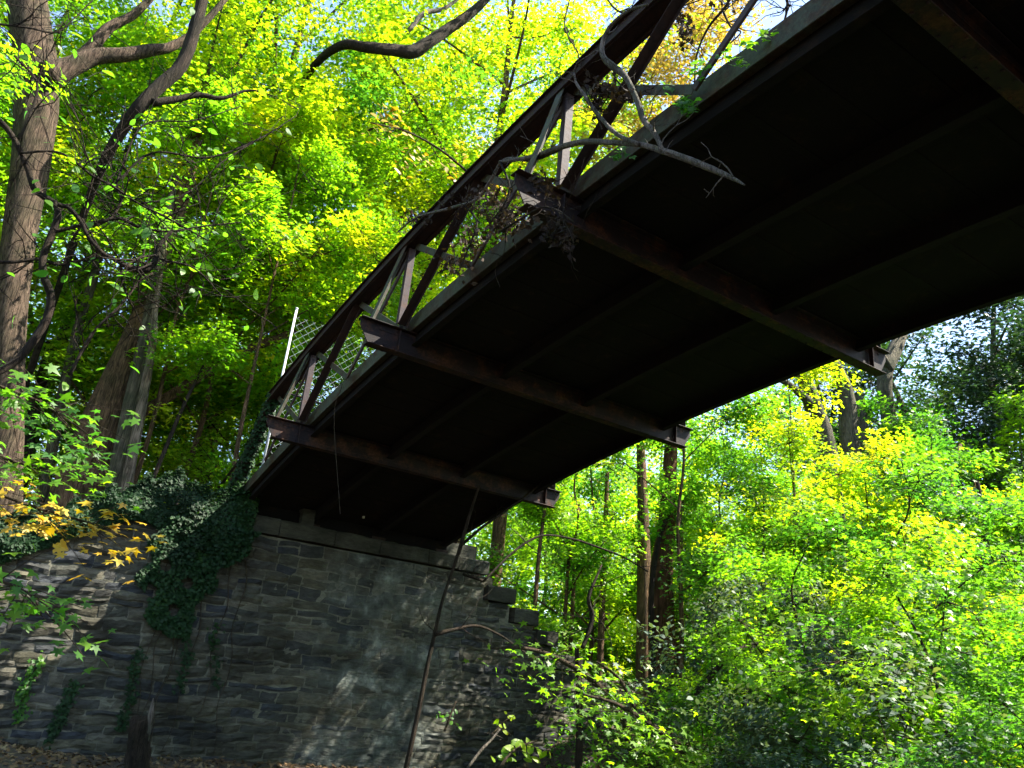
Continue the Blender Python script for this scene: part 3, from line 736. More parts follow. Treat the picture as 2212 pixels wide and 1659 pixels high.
for i, (pts, Y, bk, lab) in enumerate((
   ([(416, 1090, 14), (432, 990, 13), (445, 900, 12), (462, 780, 10), (480, 640, 8)], 24, 'pale', 'thin sunlit sapling stem above the ivy, right of the slender pale trunk'),
   ([(372, 1080, 12), (392, 960, 12), (410, 850, 10), (430, 700, 8)], 26, 'grey', 'thin grey sapling stem just right of the slender pale trunk'),
   ([(20, 1160, 30), (44, 1040, 28), (72, 900, 26), (110, 740, 22)], 23, 'dark', 'dark stem standing close behind the base of the big left oak'),
   ([(458, 1095, 10), (478, 1000, 9), (500, 880, 8), (530, 740, 6)], 28, 'brown', 'faint brown sapling stem left of the pipe handrail'),
   ([(300, 1110, 10), (345, 1000, 10), (395, 880, 8), (440, 790, 6)], 18.8, 'dark', 'dark wiry stem crossing in front of the slender pale trunk'))):
    traced('sapling', lab, 'sapling', pts, Y, bk, seed=40+i, sides=8)
# right hand trunks
traced('woodland_tree', 'broad red brown trunk right of the stepped wall, with tan crown above the deck', 'tree',
  [(1432, 1490, 64), (1430, 1400, 58), (1428, 1300, 55), (1430, 1220, 50), (1440, 1140, 40), (1446, 1020, 30), (1452, 900, 24), (1460, 760, 20)], 14.6, 'red', seed=20, sides=20, crown='crown_c')
traced('woodland_tree', 'olive green mossy trunk directly behind the broad red brown one', 'tree',
  [(1390, 1480, 36), (1391, 1380, 34), (1391, 1260, 31), (1389, 1120, 24), (1384, 960, 17)], 16.5, 'brown', seed=21)
traced('woodland_tree', 'narrow dark stem hugging the gap beside the red brown trunk', 'tree',
  [(1412, 1500, 13), (1411, 1400, 12), (1408, 1290, 11), (1420, 1180, 10), (1448, 1100, 9)], 14.3, 'dark', seed=22, sides=9)
for i, (pts, Y, bk, lab) in enumerate((
   ([(1296, 1440, 15), (1300, 1330, 14), (1304, 1230, 13), (1308, 1140, 11), (1312, 1020, 9)], 18, 'brown', 'slim straight trunk between the wing wall and the red brown trunk'),
   ([(1236, 1330, 9), (1243, 1200, 9), (1250, 1090, 7)], 20, 'brown', 'thinnest upright stem seen just right of the stone steps'),
   ([(1543, 1500, 11), (1541, 1390, 10), (1540, 1280, 9), (1545, 1150, 7)], 15, 'dark', 'slim dark stem right of the red brown trunk'),
   ([(1462, 1450, 14), (1466, 1330, 13), (1470, 1200, 11), (1474, 1080, 9)], 19, 'brown', 'brown stem half hidden just beyond the red brown trunk'),
   ([(1834, 1500, 8), (1829, 1363, 7), (1824, 1230, 6.5), (1822, 1117, 6), (1817, 1060, 4)], 9.2, 'grey', 'tall thin snapped stem in front of the right hand leaves'),
   ([(2082, 1620, 22), (2076, 1480, 19), (2068, 1370, 17), (2056, 1260, 15), (2046, 1160, 12), (2052, 1060, 9), (2075, 960, 7)], 9.6, 'brown', 'forked brown trunk low at the right side of the photo'),
   ([(2150, 1430, 15), (2142, 1330, 13), (2134, 1230, 12), (2128, 1150, 10), (2112, 1040, 8)], 10.5, 'dark', 'dark upright stem near the right edge of the photo'),
   ([(1250, 1659, 16), (1252, 1560, 15), (1250, 1470, 13), (1246, 1400, 10)], 13.2, 'dark', 'short dark stem at the foot of the wing wall'))):
    traced('sapling', lab, 'sapling', pts, Y, bk, seed=60+i, sides=9)
# oaks against the sky
for i, (pts, lim, lab) in enumerate((
   ([(1790, 1010, 46), (1775, 930, 42), (1758, 885, 38), (1744, 840, 34), (1727, 790, 30), (1705, 700, 24)], [[(1750, 870, 20), (1722, 845, 16), (1690, 822, 13), (1650, 812, 10)]], 'crooked oak trunk with a low bough, leftmost of three oaks against the white sky'),
   ([(1838, 1010, 44), (1832, 900, 38), (1824, 840, 32), (1806, 795, 26), (1786, 760, 20), (1760, 690, 14)], [], 'oak trunk kinked to the left, middle of three oaks against the white sky'),
   ([(1930, 1010, 36), (1920, 900, 32), (1911, 845, 30), (1914, 801, 30), (1931, 760, 32), (1950, 712, 26), (1975, 620, 20)], [[(1925, 800, 16), (1900, 760, 14), (1880, 735, 10)]], 'oak trunk curving right beyond the rusty beam end, rightmost of three oaks'),
   ([(1866, 1000, 26), (1862, 920, 24), (1856, 860, 20), (1852, 846, 16)], [], 'broken snag of a trunk between the two right hand oaks'))):
    traced('oak_tree', lab, 'tree', pts, 15.5+i*.6, 'grey', [(q, 15.3+i*.6) for q in lim], seed=80+i, sides=14, twigs=0, group='oaks against the sky')
# dark limb above, reaching out of a tree behind
t, base = traced('woodland_tree', 'heavy dark bough curving across the bright leaves at the top centre of the photo', 'tree',
  [(540, 560, 12, 27), (590, 330, 13, 25), (650, 190, 14, 22), (690, 130, 16, 19.5), (740, 98, 19, 18), (790, 102, 23), (850, 108, 26), (893, 112, 30), (925, 92, 26), (965, 65, 25), (1005, 38, 22), (1040, 8, 18), (1075, -30, 15)], 17.5, 'dark', seed=90, sides=14, bumpv=.06)
# grey bare branches in the upper leaves
for i, (pts, lab) in enumerate((([(880, 70, 10), (915, 30, 12), (960, 18, 9), (1010, -20, 6)], 'bleached dead branch in the top centre leaves left of the dark bough'),
   ([(1220, 60, 10), (1250, 110, 9), (1290, 130, 7), (1340, 160, 5)], 'bleached forked branch in the leaves above the top chord'))):
    P, W = limb_path(pts, 19); b0 = P[0].copy(); e = empty('dead_branch', tuple(b0)); tag(e, lab, 'branch')
    MB().tube(P-b0, W, 7, bump=.05).build('branch', BM['deadwood'], e, True); grow_twigs(e, P-b0, W, 14, np.random.RandomState(i), 'deadwood')
# ------------------------------------------------------------------ standing trees by kind
rg = np.random.RandomState(77)
ORD = ['leftmost', 'second from the left', 'third from the left', 'fourth from the left', 'fifth from the left', 'sixth from the left', 'seventh from the left', 'eighth from the left', 'ninth from the left', 'tenth from the left', 'last on the right']
def ring(key_list, specs, name, label, group, mats, s0=1, bark=None, cat='tree'):
    for i, (az, d, s_) in enumerate(sorted(specs)):
        x, y = d*math.sin(R(az)), d*math.cos(R(az))
        tree(name, key_list[i % len(key_list)], x, y, s_*s0, rg.uniform(0, 6.28), mats[i % len(mats)], (label.replace('#', ORD[i]) if '#' in label else label), cat, group)
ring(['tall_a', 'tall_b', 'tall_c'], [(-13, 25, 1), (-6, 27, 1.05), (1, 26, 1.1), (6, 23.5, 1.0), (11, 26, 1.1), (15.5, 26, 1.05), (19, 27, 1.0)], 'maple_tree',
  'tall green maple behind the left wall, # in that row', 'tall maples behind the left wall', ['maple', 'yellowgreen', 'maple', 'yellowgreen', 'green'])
ring(['tall_b'], [(23, 27, 1.0), (28.5, 23.5, 1.05), (32, 24, .85)], 'maple_tree',
  'tall yellow green maple above the top chord, # of these', 'tall maples above the top chord', ['yellowgreen', 'yellowgreen', 'maple'])
ring(['mid_a', 'mid_b'], [(-8, 25, 1.0), (-1, 27, 1.0), (5, 29, 1.1), (10, 27, 1.0), (15, 31, 1.1)], 'young_maple',
  'young maple above the ivy covered wall, # of the understorey row', 'young maples above the ivy covered wall', ['yellowgreen', 'maple', 'yellowgreen'])
ring(['tall_a', 'tall_b', 'tall_c'], [(-4, 44, 1.0), (11, 46, 1.05), (24, 45, 1.1), (34, 46, .95), (40, 48, .75), (46, 50, .72), (53, 52, .72)], 'maple_tree',
  'distant green tree seen in scraps between the nearer crowns', 'distant woodland trees', ['maple', 'yellowgreen', 'green'])
ring(['leafy', 'slender'], [(-17, 19.5, 1.1), (-3.5, 24, 1.25), (3.5, 22, 1.15), (7, 20, 1.0), (9.5, 22, 1.2), (13, 19.2, 1.0), (17, 21.5, 1.1), (21.5, 20, .95)], 'leafy_maple',
  'leafy maple in front of the left trunks, #', 'leafy maples in front of the left trunks', ['maple', 'yellowgreen', 'maple'])
ring(['low_a', 'low_b'], [(-6, 24, 1.1), (1, 24, 1.1), (5, 25, 1.3), (9, 24.5, 1.2), (13, 23, 1.2), (16, 21, 1.0)], 'maple_sapling',
  'bushy maple sapling just above the ivy topped wall, #', 'saplings above the ivy topped wall', ['yellowgreen', 'maple'])
# right side understorey
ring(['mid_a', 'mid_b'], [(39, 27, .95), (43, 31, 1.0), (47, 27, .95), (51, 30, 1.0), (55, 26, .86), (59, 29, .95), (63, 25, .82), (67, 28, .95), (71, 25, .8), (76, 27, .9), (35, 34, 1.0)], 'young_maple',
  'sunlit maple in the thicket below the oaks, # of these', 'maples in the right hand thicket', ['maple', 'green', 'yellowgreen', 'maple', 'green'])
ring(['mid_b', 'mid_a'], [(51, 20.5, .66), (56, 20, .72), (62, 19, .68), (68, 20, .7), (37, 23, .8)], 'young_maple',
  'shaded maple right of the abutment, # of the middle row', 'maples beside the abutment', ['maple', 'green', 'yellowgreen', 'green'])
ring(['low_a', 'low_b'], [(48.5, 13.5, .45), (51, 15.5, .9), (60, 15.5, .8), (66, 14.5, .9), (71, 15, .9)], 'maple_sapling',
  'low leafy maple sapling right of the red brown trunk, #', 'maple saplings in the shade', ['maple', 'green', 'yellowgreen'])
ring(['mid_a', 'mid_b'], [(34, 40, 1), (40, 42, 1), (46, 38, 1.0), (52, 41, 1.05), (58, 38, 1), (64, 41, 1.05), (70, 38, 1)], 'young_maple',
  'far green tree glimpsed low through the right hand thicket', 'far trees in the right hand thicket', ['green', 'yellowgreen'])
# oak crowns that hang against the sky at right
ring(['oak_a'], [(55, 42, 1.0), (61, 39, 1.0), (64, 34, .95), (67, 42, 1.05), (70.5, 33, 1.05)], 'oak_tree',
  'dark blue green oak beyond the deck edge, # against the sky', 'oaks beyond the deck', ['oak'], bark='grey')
ring(['tall_a', 'tall_b', 'tall_c'], [(108, 15, .95), (112, 21, 1), (130, 19, 1), (-50, 14, .8), (-75, 17, .9)], 'maple_tree',
  'tall maple added out of view to shade the ground and wall', 'shade canopy added out of view', ['green', 'maple'])  # unseen maples added to shade the ground and cut bounce light
tree('slender_maple', 'slender', 12.4, 17.6, 1.0, .6, 'maple', 'slender maple with leafy sprays just behind the stepped wing wall', 'tree')
tree('slender_maple', 'slender', 15.6, 11.9, .95, 2.6, 'yellowgreen', 'slender yellow green maple just under the right edge of the deck', 'tree')
tree('slender_maple', 'slender', 12.9, 13.0, 1.0, 4.1, 'green', 'slender maple whose leaves hang across the upper part of the red brown trunk', 'tree')
# grey green shrubs at right
for i, (px, D, s_, zs, lab) in enumerate(((1640, 15.5, .85, 1.5, 'grey green honeysuckle behind and right of the red brown trunk'), (1810, 10.2, .78, 1.1, 'large grey green honeysuckle mound low in the right foreground'), (1690, 9.2, .5, .85, 'small grey green honeysuckle at the bottom beside the crooked bare limb'))):
    p = atr(px, 1500, D); tree('honeysuckle_shrub', 'shrub', p[0], p[1], s_, i*1.3, 'grey', lab, 'shrub', 'grey green shrubs', sz=s_*zs)
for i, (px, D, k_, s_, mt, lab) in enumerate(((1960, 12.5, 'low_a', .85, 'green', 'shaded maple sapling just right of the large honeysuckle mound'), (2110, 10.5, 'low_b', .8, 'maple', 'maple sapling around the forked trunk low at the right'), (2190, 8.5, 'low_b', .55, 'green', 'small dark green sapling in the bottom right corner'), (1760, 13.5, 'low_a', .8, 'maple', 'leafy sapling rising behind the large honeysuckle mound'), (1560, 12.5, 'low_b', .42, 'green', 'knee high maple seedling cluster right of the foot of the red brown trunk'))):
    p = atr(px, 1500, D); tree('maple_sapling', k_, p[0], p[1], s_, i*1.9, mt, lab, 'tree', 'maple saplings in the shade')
# ------------------------------------------------------------------ near branches
def spray_branch(name, label, cat, pts, Y, bark, leaf, kind, mat, n, rad=.25, seed=0, group=None, droop=.35, tw=12, normal=(0, -.35, 1), y_is_dist=False, width=None, jit=.4):
    rg = np.random.RandomState(seed); P, W = limb_path(pts, Y); b0 = P[0].copy(); e = empty(name, tuple(b0)); tag(e, label, cat, group)
    MB().tube(P-b0, W, 8, bump=.05, seed=seed).build('branch', BM[bark], e, True)
    mb = MB(); L = []; q = P-b0
    for _ in range(tw):
        i = rg.randint(len(q)//3, len(q)); p = q[i].copy(); d = rg.normal(0, 1, 3)*np.array([1, 1, .35]); d /= np.linalg.norm(d); pp = [p.copy()]
        for k in range(4): d[2] -= .06; p = p+d*rad*rg.uniform(.25, .6); pp.append(p.copy())
        (mb if tw > 8 else MB()).tube(np.array(pp), np.linspace(.006, .002, 5), 4, cap=False)
        if tw <= 8: MB().tube(np.array(pp), np.linspace(.006, .002, 5), 4, cap=False).build('twig', BM[bark], e, True)
        m = max(1, n//tw)
        for _2 in range(m):
            s_ = pp[rg.randint(1, 5)]; L.append(s_+rg.normal(0, 1, 3)*np.array([1, 1, .45])*rad*.30-np.array([0, 0, rg.uniform(0, droop)*rad]))
    if tw > 8: mb.build('twigs', BM[bark], e, True)
    L = np.array(L); me = leaves_mesh(name+'_leaves', L, np.tile(np.array(normal, float), (len(L), 1)), leaf, kind, rg, LM[mat], jitter=jit)
    link('leaves', me, e); return e
spray_branch('maple_branch', 'yellow maple leaves drooping over the ivy at the left edge of the wall', 'branch', [(-60, 1040, 14), (20, 1075, 9), (90, 1100, 7), (160, 1120, 5), (215, 1135, 3)], 8.5, 'twig', .155, 'maple', 'yellow', 150, .36, 1, tw=22)
spray_branch('maple_branch', 'low green maple spray reaching in from the left edge in front of the wall', 'branch', [(-80, 1230, 12), (-20, 1250, 8), (30, 1265, 6), (70, 1290, 4), (90, 1330, 2)], 7.0, 'twig', .14, 'maple', 'green', 100, .28, 2, tw=16)
spray_branch('maple_branch', 'shaded layer of green maple leaves at mid height on the left edge', 'branch', [(-120, 800, 14), (-20, 830, 10), (40, 850, 8), (90, 870, 5), (130, 900, 3)], 8.0, 'twig', .15, 'maple', 'green', 280, .45, 3, tw=30)
spray_branch('maple_branch', 'lowest sunlit maple spray beside the yellow leaves at the left edge', 'branch', [(-100, 960, 14), (-20, 980, 9), (40, 1000, 6), (100, 1010, 4)], 8.8, 'twig', .15, 'maple', 'maple', 160, .4, 4, tw=20)
# leaves of the gnarled tree at left (sparse, grey-green, near)
SEG = [
 [(-60, 220, 16), (0, 262, 13), (30, 300, 12), (58, 360, 12), (75, 410, 11), (118, 440, 13), (124, 470, 14), (106, 520, 15), (92, 560, 15), (96, 600, 17), (110, 640, 18), (100, 690, 18), (60, 752, 18), (20, 790, 14), (-60, 830, 16)],
 [(124, 442, 11), (150, 450, 10), (175, 480, 10), (190, 510, 9), (220, 545, 9), (250, 562, 9), (280, 578, 16), (315, 582, 18), (338, 560, 14), (345, 530, 11), (370, 500, 9)],
 [(120, 500, 10), (160, 490, 9), (210, 480, 8), (260, 472, 8), (300, 490, 6), (360, 500, 5), (430, 490, 4), (520, 480, 3)],
 [(-40, 565, 10), (30, 566, 8), (80, 560, 8), (130, 572, 6), (180, 560, 5), (220, 540, 4)],
 [(40, 330, 6), (130, 330, 5), (200, 380, 6), (240, 400, 6), (300, 440, 5), (360, 470, 4), (450, 520, 3)],
 [(250, 400, 8), (262, 430, 6), (240, 470, 6), (200, 490, 5)],
 [(30, 120, 5), (80, 180, 5), (60, 260, 5), (40, 300, 6)],
 [(-20, 50, 5), (60, 60, 5), (120, 70, 4), (160, 40, 3), (200, 0, 3)],
 [(250, 400, 5), (265, 360, 5), (310, 270, 4), (420, 260, 3), (520, 230, 2)],
 [(250, 395, 4), (330, 330, 4), (450, 340, 4), (560, 300, 3), (640, 250, 2)],
 [(150, 810, 8), (200, 720, 7), (260, 660, 6), (300, 610, 5), (330, 590, 4)],
 [(345, 560, 5), (420, 580, 4), (480, 640, 3)], [(300, 440, 4), (400, 420, 3), (480, 350, 3), (560, 300, 2)]]
g, gb = traced('gnarled_tree', 'near dark gnarled tree with bare twisting twiggy branches across the left of the photo', 'tree', SEG[0], 6.6, 'dark', [(s_, 6.6+.15*((i*7) % 5-2)) for i, s_ in enumerate(SEG[1:])], twigs=13, seed=101, sides=10, to_ground=False, limb_name='branch', bumpv=.10)
rg = np.random.RandomState(55); Pp = []
for s_ in SEG[2:]:
    q, _w = limb_path(s_, 6.6)
    for _ in range(15): Pp.append(q[rg.randint(len(q))]-gb+rg.normal(0, .30, 3))
link('leaves', leaves_mesh('gnarled_leaves', np.array(Pp), np.tile([0., -.4, .8], (len(Pp), 1)), .10, 'oval', rg, LM['green'], jitter=.7), g)
# yellow compound leaves in the middle
def compound(px, py, dx, dy, n, Y, rg):
    L = []; a = at(px, py, Y); b = at(px+dx, py+dy, Y)
    side = np.cross(b-a, [0, 1, .2]); side /= np.linalg.norm(side)
    for k in range(n):
        t = (k+1)/n
        for s_ in (-1, 1): L.append(a+(b-a)*t+side*s_*.085+np.array([0, rg.normal(0, .03), -.03]))
    return L, [a, b]
rg = np.random.RandomState(8); L = []; mb = MB(); 
stem, W = limb_path([(1110, 470, 7), (1040, 400, 6), (960, 330, 5), (880, 285, 4), (800, 265, 3)], 11); b0 = stem[0].copy()
e = empty('sumac_branch', tuple(b0)); tag(e, 'branch of drooping amber compound leaves left of the top chord', 'branch')
MB().tube(stem-b0, W, 6).build('branch', BM['twig'], e, True)
for (x, y, dx, dy) in ((900, 290, -95, -35), (870, 275, -80, 20), (905, 300, -50, 60), (860, 270, -20, -40), (940, 330, -60, 40), (990, 360, 10, 60), (1010, 370, 60, 20), (1020, 375, 50, -50), (1000, 350, -10, -50), (960, 340, 40, 60), (1060, 380, 40, 30), (880, 250, -60, -20), (1030, 300, 50, 20), (1040, 330, 20, 60)):
    l_, ab = compound(x, y, dx, dy, 7, 11+rg.normal(0, .15), rg); L += l_; mb.tube(np.array(ab)-b0, [.006, .003], 4, cap=False)
mb.build('twigs', BM['twig'], e, True)
link('leaves', leaves_mesh('sumac_leaves', np.array(L)-b0, np.tile([.1, -.6, .6], (len(L), 1)), .15, 'oval', rg, LM['yellow'], jitter=.25), e)
# dead branch hung on the truss
def fallen(name, label, segs, cat='branch', bark='deadwood', tw=0, part='branch'):
    b0 = None
    for i, s_ in enumerate(segs):
        P, W = limb_path(s_, 5.5)
        if b0 is None: b0 = P[0].copy(); e = empty(name, tuple(b0)); tag(e, label, cat)
        MB().tube(P-b0, W, 12, bump=.10, seed=i).build(part, BM[bark], e, True)
        if tw: grow_twigs(e, P-b0, W, tw, np.random.RandomState(i+5), bark, .45)
    return e, b0
# each point: px, py, width px, Y   (hangs just outside the left truss, x about 3.7)
def YX(px, py, X):
    d = AR*(px-CX)/FPX-AU*(py-CY)/FPX+AF; return X*d[1]/d[0]
def onx(pts, X, dX=0.0):
    n_ = len(pts); return [(p[0], p[1], p[2], YX(p[0], p[1], X+dX*i/max(1, n_-1))) for i, p in enumerate(pts)]
fallen('fallen_branch', 'long bleached dead branch caught across the truss, its splintered end hanging before the dark deck',
  [onx([(1609, 400, 3), (1580, 384, 10), (1530, 362, 15), (1480, 342, 16), (1432, 326, 15), (1380, 312, 12), (1320, 308, 12), (1260, 306, 12), (1210, 318, 12), (1160, 336, 10), (1110, 346, 8), (1080, 350, 7)], 3.62),
   onx([(1432, 326, 9), (1412, 285, 11), (1390, 258, 12), (1375, 215, 12), (1350, 165, 13), (1320, 140, 16), (1302, 120, 12), (1302, 90, 10), (1320, 55, 8), (1360, 22, 7), (1400, 10, 5)], 3.60),
   onx([(1380, 312, 9), (1330, 288, 9), (1290, 245, 9), (1262, 205, 8), (1245, 180, 6), (1240, 158, 3)], 3.58),
   onx([(1210, 322, 9), (1150, 345, 8), (1090, 345, 7), (1060, 390, 7), (1030, 430, 7), (980, 448, 7), (900, 470, 5), (860, 500, 3)], 3.66)], tw=5)
e, b0 = fallen('dead_vine', 'tangle of withered vine with curled brown leaves hanging at the upper beam end', [
   onx([(1240, 480, 3), (1205, 455, 4), (1170, 448, 4), (1130, 470, 4), (1080, 500, 5)], 3.30), onx([(1080, 350, 5), (1100, 400, 5), (1090, 440, 4), (1060, 480, 4)], 3.6),
   onx([(1205, 455, 3), (1225, 490, 3), (1240, 525, 2)], 3.3), onx([(1000, 440, 5), (1030, 480, 4), (1010, 540, 4), (990, 590, 3)], 3.7), onx([(1300, 190, 5), (1290, 240, 5), (1300, 280, 3)], 3.7), onx([(1330, 170, 4), (1345, 190, 3), (1360, 215, 3)], 3.75)], bark='dark', tw=10)
rg = np.random.RandomState(19); L = []
for (px, py, q, sx, sy, X) in ((1175, 400, 40, 22, 22, 3.4), (1200, 500, 90, 22, 26, 3.4), (1225, 525, 40, 12, 18, 3.4), (1090, 480, 120, 26, 24, 3.75), (1060, 440, 60, 30, 26, 3.7), (1020, 520, 80, 24, 26, 3.75), (980, 570, 70, 24, 20, 3.8), (1120, 470, 70, 26, 22, 3.75), (1060, 415, 40, 40, 12, 3.7), (1300, 190, 70, 20, 18, 3.7), (1290, 230, 40, 10, 24, 3.7), (1350, 205, 50, 22, 10, 3.7), (905, 470, 40, 20, 12, 3.7), (1000, 440, 30, 40, 18, 3.7), (1480, 60, 60, 16, 34, 4.6), (1565, 0, 30, 20, 20, 5.0)):
    for _ in range(int(q*1.5)):
        d = AR*((px+rg.normal(0, sx*.7))-CX)/FPX-AU*((py+rg.normal(0, sy*.7))-CY)/FPX+AF
        L.append(d*(X+rg.normal(0, .06))/d[0]+np.array([0, 0, CAMZ])-b0)
link('leaves', leaves_mesh('dead_vine_leaves', np.array(L), rg.normal(0, 1, (len(L), 3)), .085, 'oak', rg, LM['dead'], jitter=.5), e)
# thin vines over the truss at the top
e, b0 = fallen('dead_vine', 'thin bare vine tendrils crossing the blue sky behind the top chord', [
   onx([(1300, -20, 4), (1330, 20, 4), (1370, 30, 4), (1450, 20, 3), (1540, -10, 3)], 4.4), onx([(1500, 190, 4), (1505, 120, 4), (1530, 60, 5), (1570, 10, 6), (1590, -40, 6)], 4.6),
   onx([(1560, 20, 5), (1580, 60, 4), (1600, 70, 3), (1570, 100, 3)], 4.6), onx([(1690, 60, 4), (1700, 20, 5), (1700, -30, 5)], 4.7), onx([(1240, 160, 3), (1250, 120, 3), (1220, 60, 3), (1230, 0, 3)], 3.8)], bark='twig', tw=12)
# root-like threads hanging from the deck
for i, (pts, X, lab) in enumerate((([(1735, 90, 2), (1725, 60, 2.5), (1710, 20, 2.5), (1700, -30, 2.5)][::-1], 5.2, 'pale root thread dangling below the deck near the top right'), ([(735, 1150-40, 2), (722, 900, 2), (740, 830, 2)][::-1], 4.05, 'thin vine thread hanging from the deck edge between the two lower beams'), ([(1080, 620, 2), (1070, 590, 2), (1075, 560, 2)][::-1], 4.05, 'short curled vine thread hanging from the deck edge by the middle beam'))):
    P, W = limb_path(onx(pts, X), 5); b0 = P[0].copy(); t = MB().tube(P-b0, W*.8, 5, cap=False).build('hanging_root', BM['twig'], None, True); t.location = tuple(b0); tag(t, lab, 'root')
# sapling leaning in front of the wall
g, gb = traced('leaning_sapling', 'thin bare sapling leaning right in front of the abutment, forking towards the bridge', 'sapling',
  [(872, 1680, 12), (886, 1620, 11.5), (905, 1530, 11), (925, 1430, 10), (940, 1365, 9), (955, 1300, 7), (975, 1240, 6), (995, 1180, 9), (1012, 1120, 7), (1035, 1050, 5)], 12.8, 'dark',
  [([(1000, 1175, 7), (1040, 1140, 6), (1090, 1105, 5), (1150, 1060, 5), (1220, 1000, 4)], 12.8), ([(1045, 1255, 5), (1100, 1200, 5), (1140, 1170, 5), (1180, 1156, 5), (1240, 1165, 5), (1300, 1185, 5), (1350, 1205, 4), (1400, 1235, 3)], 12.6),
   ([(940, 1370, 10), (980, 1360, 7), (1030, 1352, 6), (1080, 1372, 5), (1120, 1400, 4), (1180, 1440, 3)], 12.7), ([(1000, 1240, 6), (1045, 1255, 7)], 12.7)], twigs=4, seed=111, sides=9)
for i, (pts, Y, mt, n_, lab) in enumerate((
   ([(1080, 1659, 8), (1100, 1630, 6), (1130, 1610, 5), (1160, 1600, 4)], 9.5, 'yellowgreen', 26, 'bright yellow green sprout at the foot of the wing wall'),
   ([(960, 1580, 5), (975, 1540, 4), (985, 1515, 3)], 12.5, 'green', 22, 'small leafy sprig in front of the sunlit streaks on the wall'),
   ([(1060, 1590, 4), (1090, 1560, 4), (1110, 1545, 3)], 12.0, 'yellowgreen', 14, 'tiny pale sprig low on the right part of the wall'))):
    spray_branch('sprout', lab, 'plant', pts, Y, 'twig', .15 if i == 0 else .10, 'oval', mt, n_, .16, 120+i, tw=6, normal=(0, -.8, .5))
spray_branch('bare_twig', 'forked pale twig on the ground before the wing wall', 'branch', [(1010, 1659, 6), (1040, 1620, 6), (1060, 1600, 5), (1080, 1575, 4)], 10.5, 'deadwood', .04, 'oval', 'dead', 3, .10, 130, tw=3)
# near maples at the right of the wall
spray_branch('maple_branch', 'fresh green maple branch spreading right of the stepped coping', 'branch', [(1060, 1400, 5), (1130, 1400, 8), (1200, 1420, 10), (1280, 1470, 14), (1340, 1540, 16), (1370, 1640, 20)], 9.5, 'twig', .145, 'maple', 'maple', 520, .50, 140, tw=46)
spray_branch('maple_branch', 'large leaved maple branch low in the centre foreground right of the wall', 'branch', [(1260, 1500, 5), (1330, 1520, 8), (1400, 1560, 10), (1470, 1620, 14), (1500, 1690, 18)], 8.0, 'twig', .15, 'maple', 'maple', 520, .45, 141, tw=46)
spray_branch('maple_branch', 'small bluish leaved maple branch above the low centre foreground one', 'branch', [(1290, 1430, 5), (1340, 1470, 7), (1380, 1560, 10), (1400, 1680, 14)], 9.0, 'twig', .13, 'maple', 'grey', 120, .4, 142, tw=20)
g, gb = traced('crooked_branch', 'dark crooked bare limb with a fork rising from the thicket floor at bottom centre right', 'branch',
  [(1560, 1610, 9), (1590, 1570, 10), (1606, 1540, 11), (1612, 1490, 9), (1618, 1430, 9), (1628, 1400, 8), (1650, 1385, 7)], 9.2, 'dark', [([(1500, 1500, 14), (1545, 1450, 12), (1575, 1415, 12), (1620, 1395, 11), (1660, 1375, 9), (1700, 1400, 6), (1740, 1440, 5)], 9.4), ([(1300, 1220, 3), (1272, 1290, 9), (1280, 1330, 10), (1270, 1370, 10), (1258, 1400, 10)], 9.0)], twigs=8, seed=150, sides=9, limb_name='branch')
# broken stump
P, W = limb_path([(292, 1720, 56), (296, 1650, 52), (300, 1600, 48), (303, 1560, 44), (306, 1545, 30)], 10.4); b0 = P[0].copy()
st = empty('tree_stump', tuple(b0)); tag(st, 'broken upright stump with one splintered spike before the left wall', 'stump')
MB().tube(P-b0, W, 18, bump=.14, seed=3).build('trunk', BM['dark'], st, True)
P2, W2 = limb_path([(312, 1600, 22), (322, 1560, 16), (328, 1530, 9), (331, 1508, 2)], 10.35); MB().tube(P2-b0, W2, 7, bump=.12, seed=4).build('splinter', BM['deadwood'], st, True)
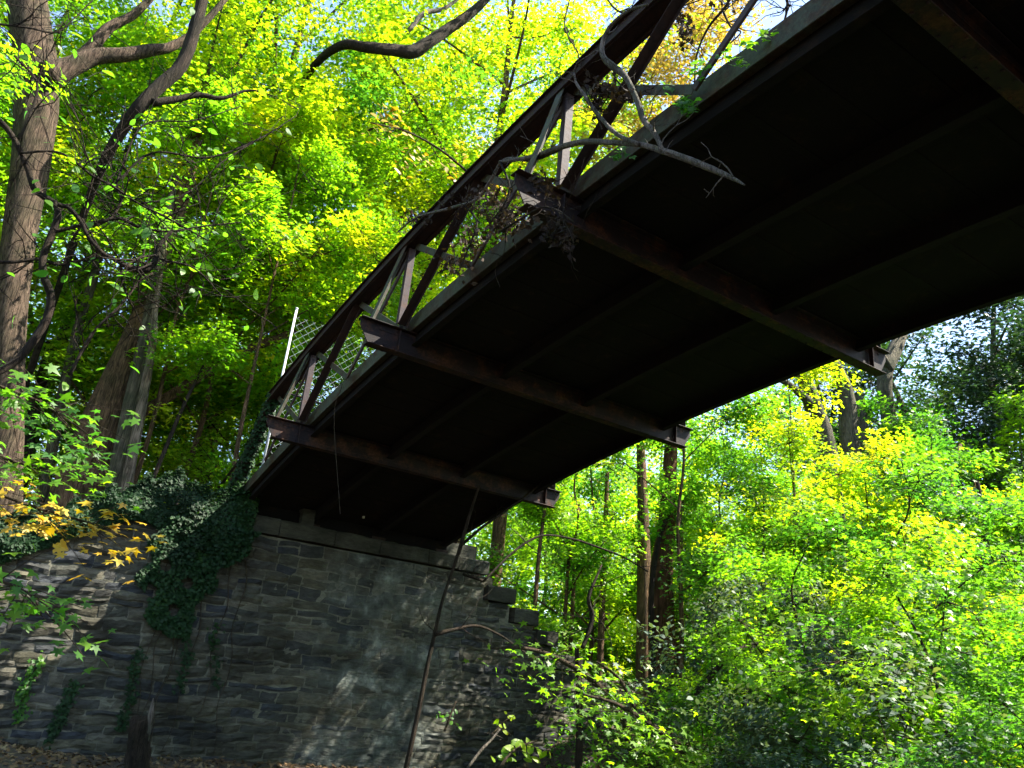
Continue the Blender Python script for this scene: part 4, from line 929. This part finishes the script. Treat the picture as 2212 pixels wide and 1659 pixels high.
# leaf litter
rg = np.random.RandomState(3); n_ = 26000
X = rg.uniform(-6, 20, n_); Y = rg.uniform(5, 17, n_); keep = Y < np.where(X < 13.6, 16.2, 17.5); X, Y = X[keep], Y[keep]
Z = ground(X, Y)+.015+np.abs(rg.normal(0, .015, len(X)))
P = np.stack([X, Y, Z], 1)
li = link('leaf_litter', leaves_mesh('leaf_litter', P, np.tile([0., 0, 1], (len(P), 1)), .11, 'maple3', rg, LM['litter'], jitter=.35)); tag(li, 'brown fallen leaves scattered over the ground', 'leaf litter', kind='stuff')
# low plants along the woodland floor, right
rg = np.random.RandomState(4); n_ = 26000
a = np.radians(rg.uniform(36, 76, n_)); d = rg.uniform(9, 26, n_); X, Y = d*np.sin(a), d*np.cos(a)
cl = np.sin(X*2.1)*np.cos(Y*1.7)+.6*np.sin(X*5+Y*4)
Z = ground(X, Y)+np.abs(rg.normal(0, .18, n_))*(1+cl*.7)+.02
P = np.stack([X, Y, Z], 1)
li = link('ground_cover', leaves_mesh('ground_cover', P, np.tile([0., -.2, 1], (n_, 1)), .10, 'oval', rg, LM['green'], jitter=.5)); tag(li, 'low green plants covering the woodland floor', 'ground cover', kind='stuff')
# far wood that closes the view at eye level
rg = np.random.RandomState(14); n_ = 90000
a = np.radians(rg.uniform(-16, 80, n_)); d = rg.uniform(58, 76, n_); X, Y = d*np.sin(a), d*np.cos(a)
top_ = 10+2.2*np.sin(a*23)+1.6*np.sin(a*51+1); top_ = np.where(np.degrees(a) < 38, top_+4, top_)
kp = (np.degrees(a) > 36) | (rg.uniform(0, 1, n_) < .45); X, Y, top_ = X[kp], Y[kp], top_[kp]; n_ = len(X)
Z = ground(X, Y)+rg.uniform(0, 1, n_)**.9*top_
P = np.stack([X, Y, Z], 1)
li = link('far_wood', leaves_mesh('far_wood', P, np.tile([-.2, -.6, .8], (n_, 1)), .62, 'maple3', rg, LM['yellowgreen'], jitter=.5)); tag(li, 'far wood of green trees closing the view behind everything', 'wood', kind='stuff')
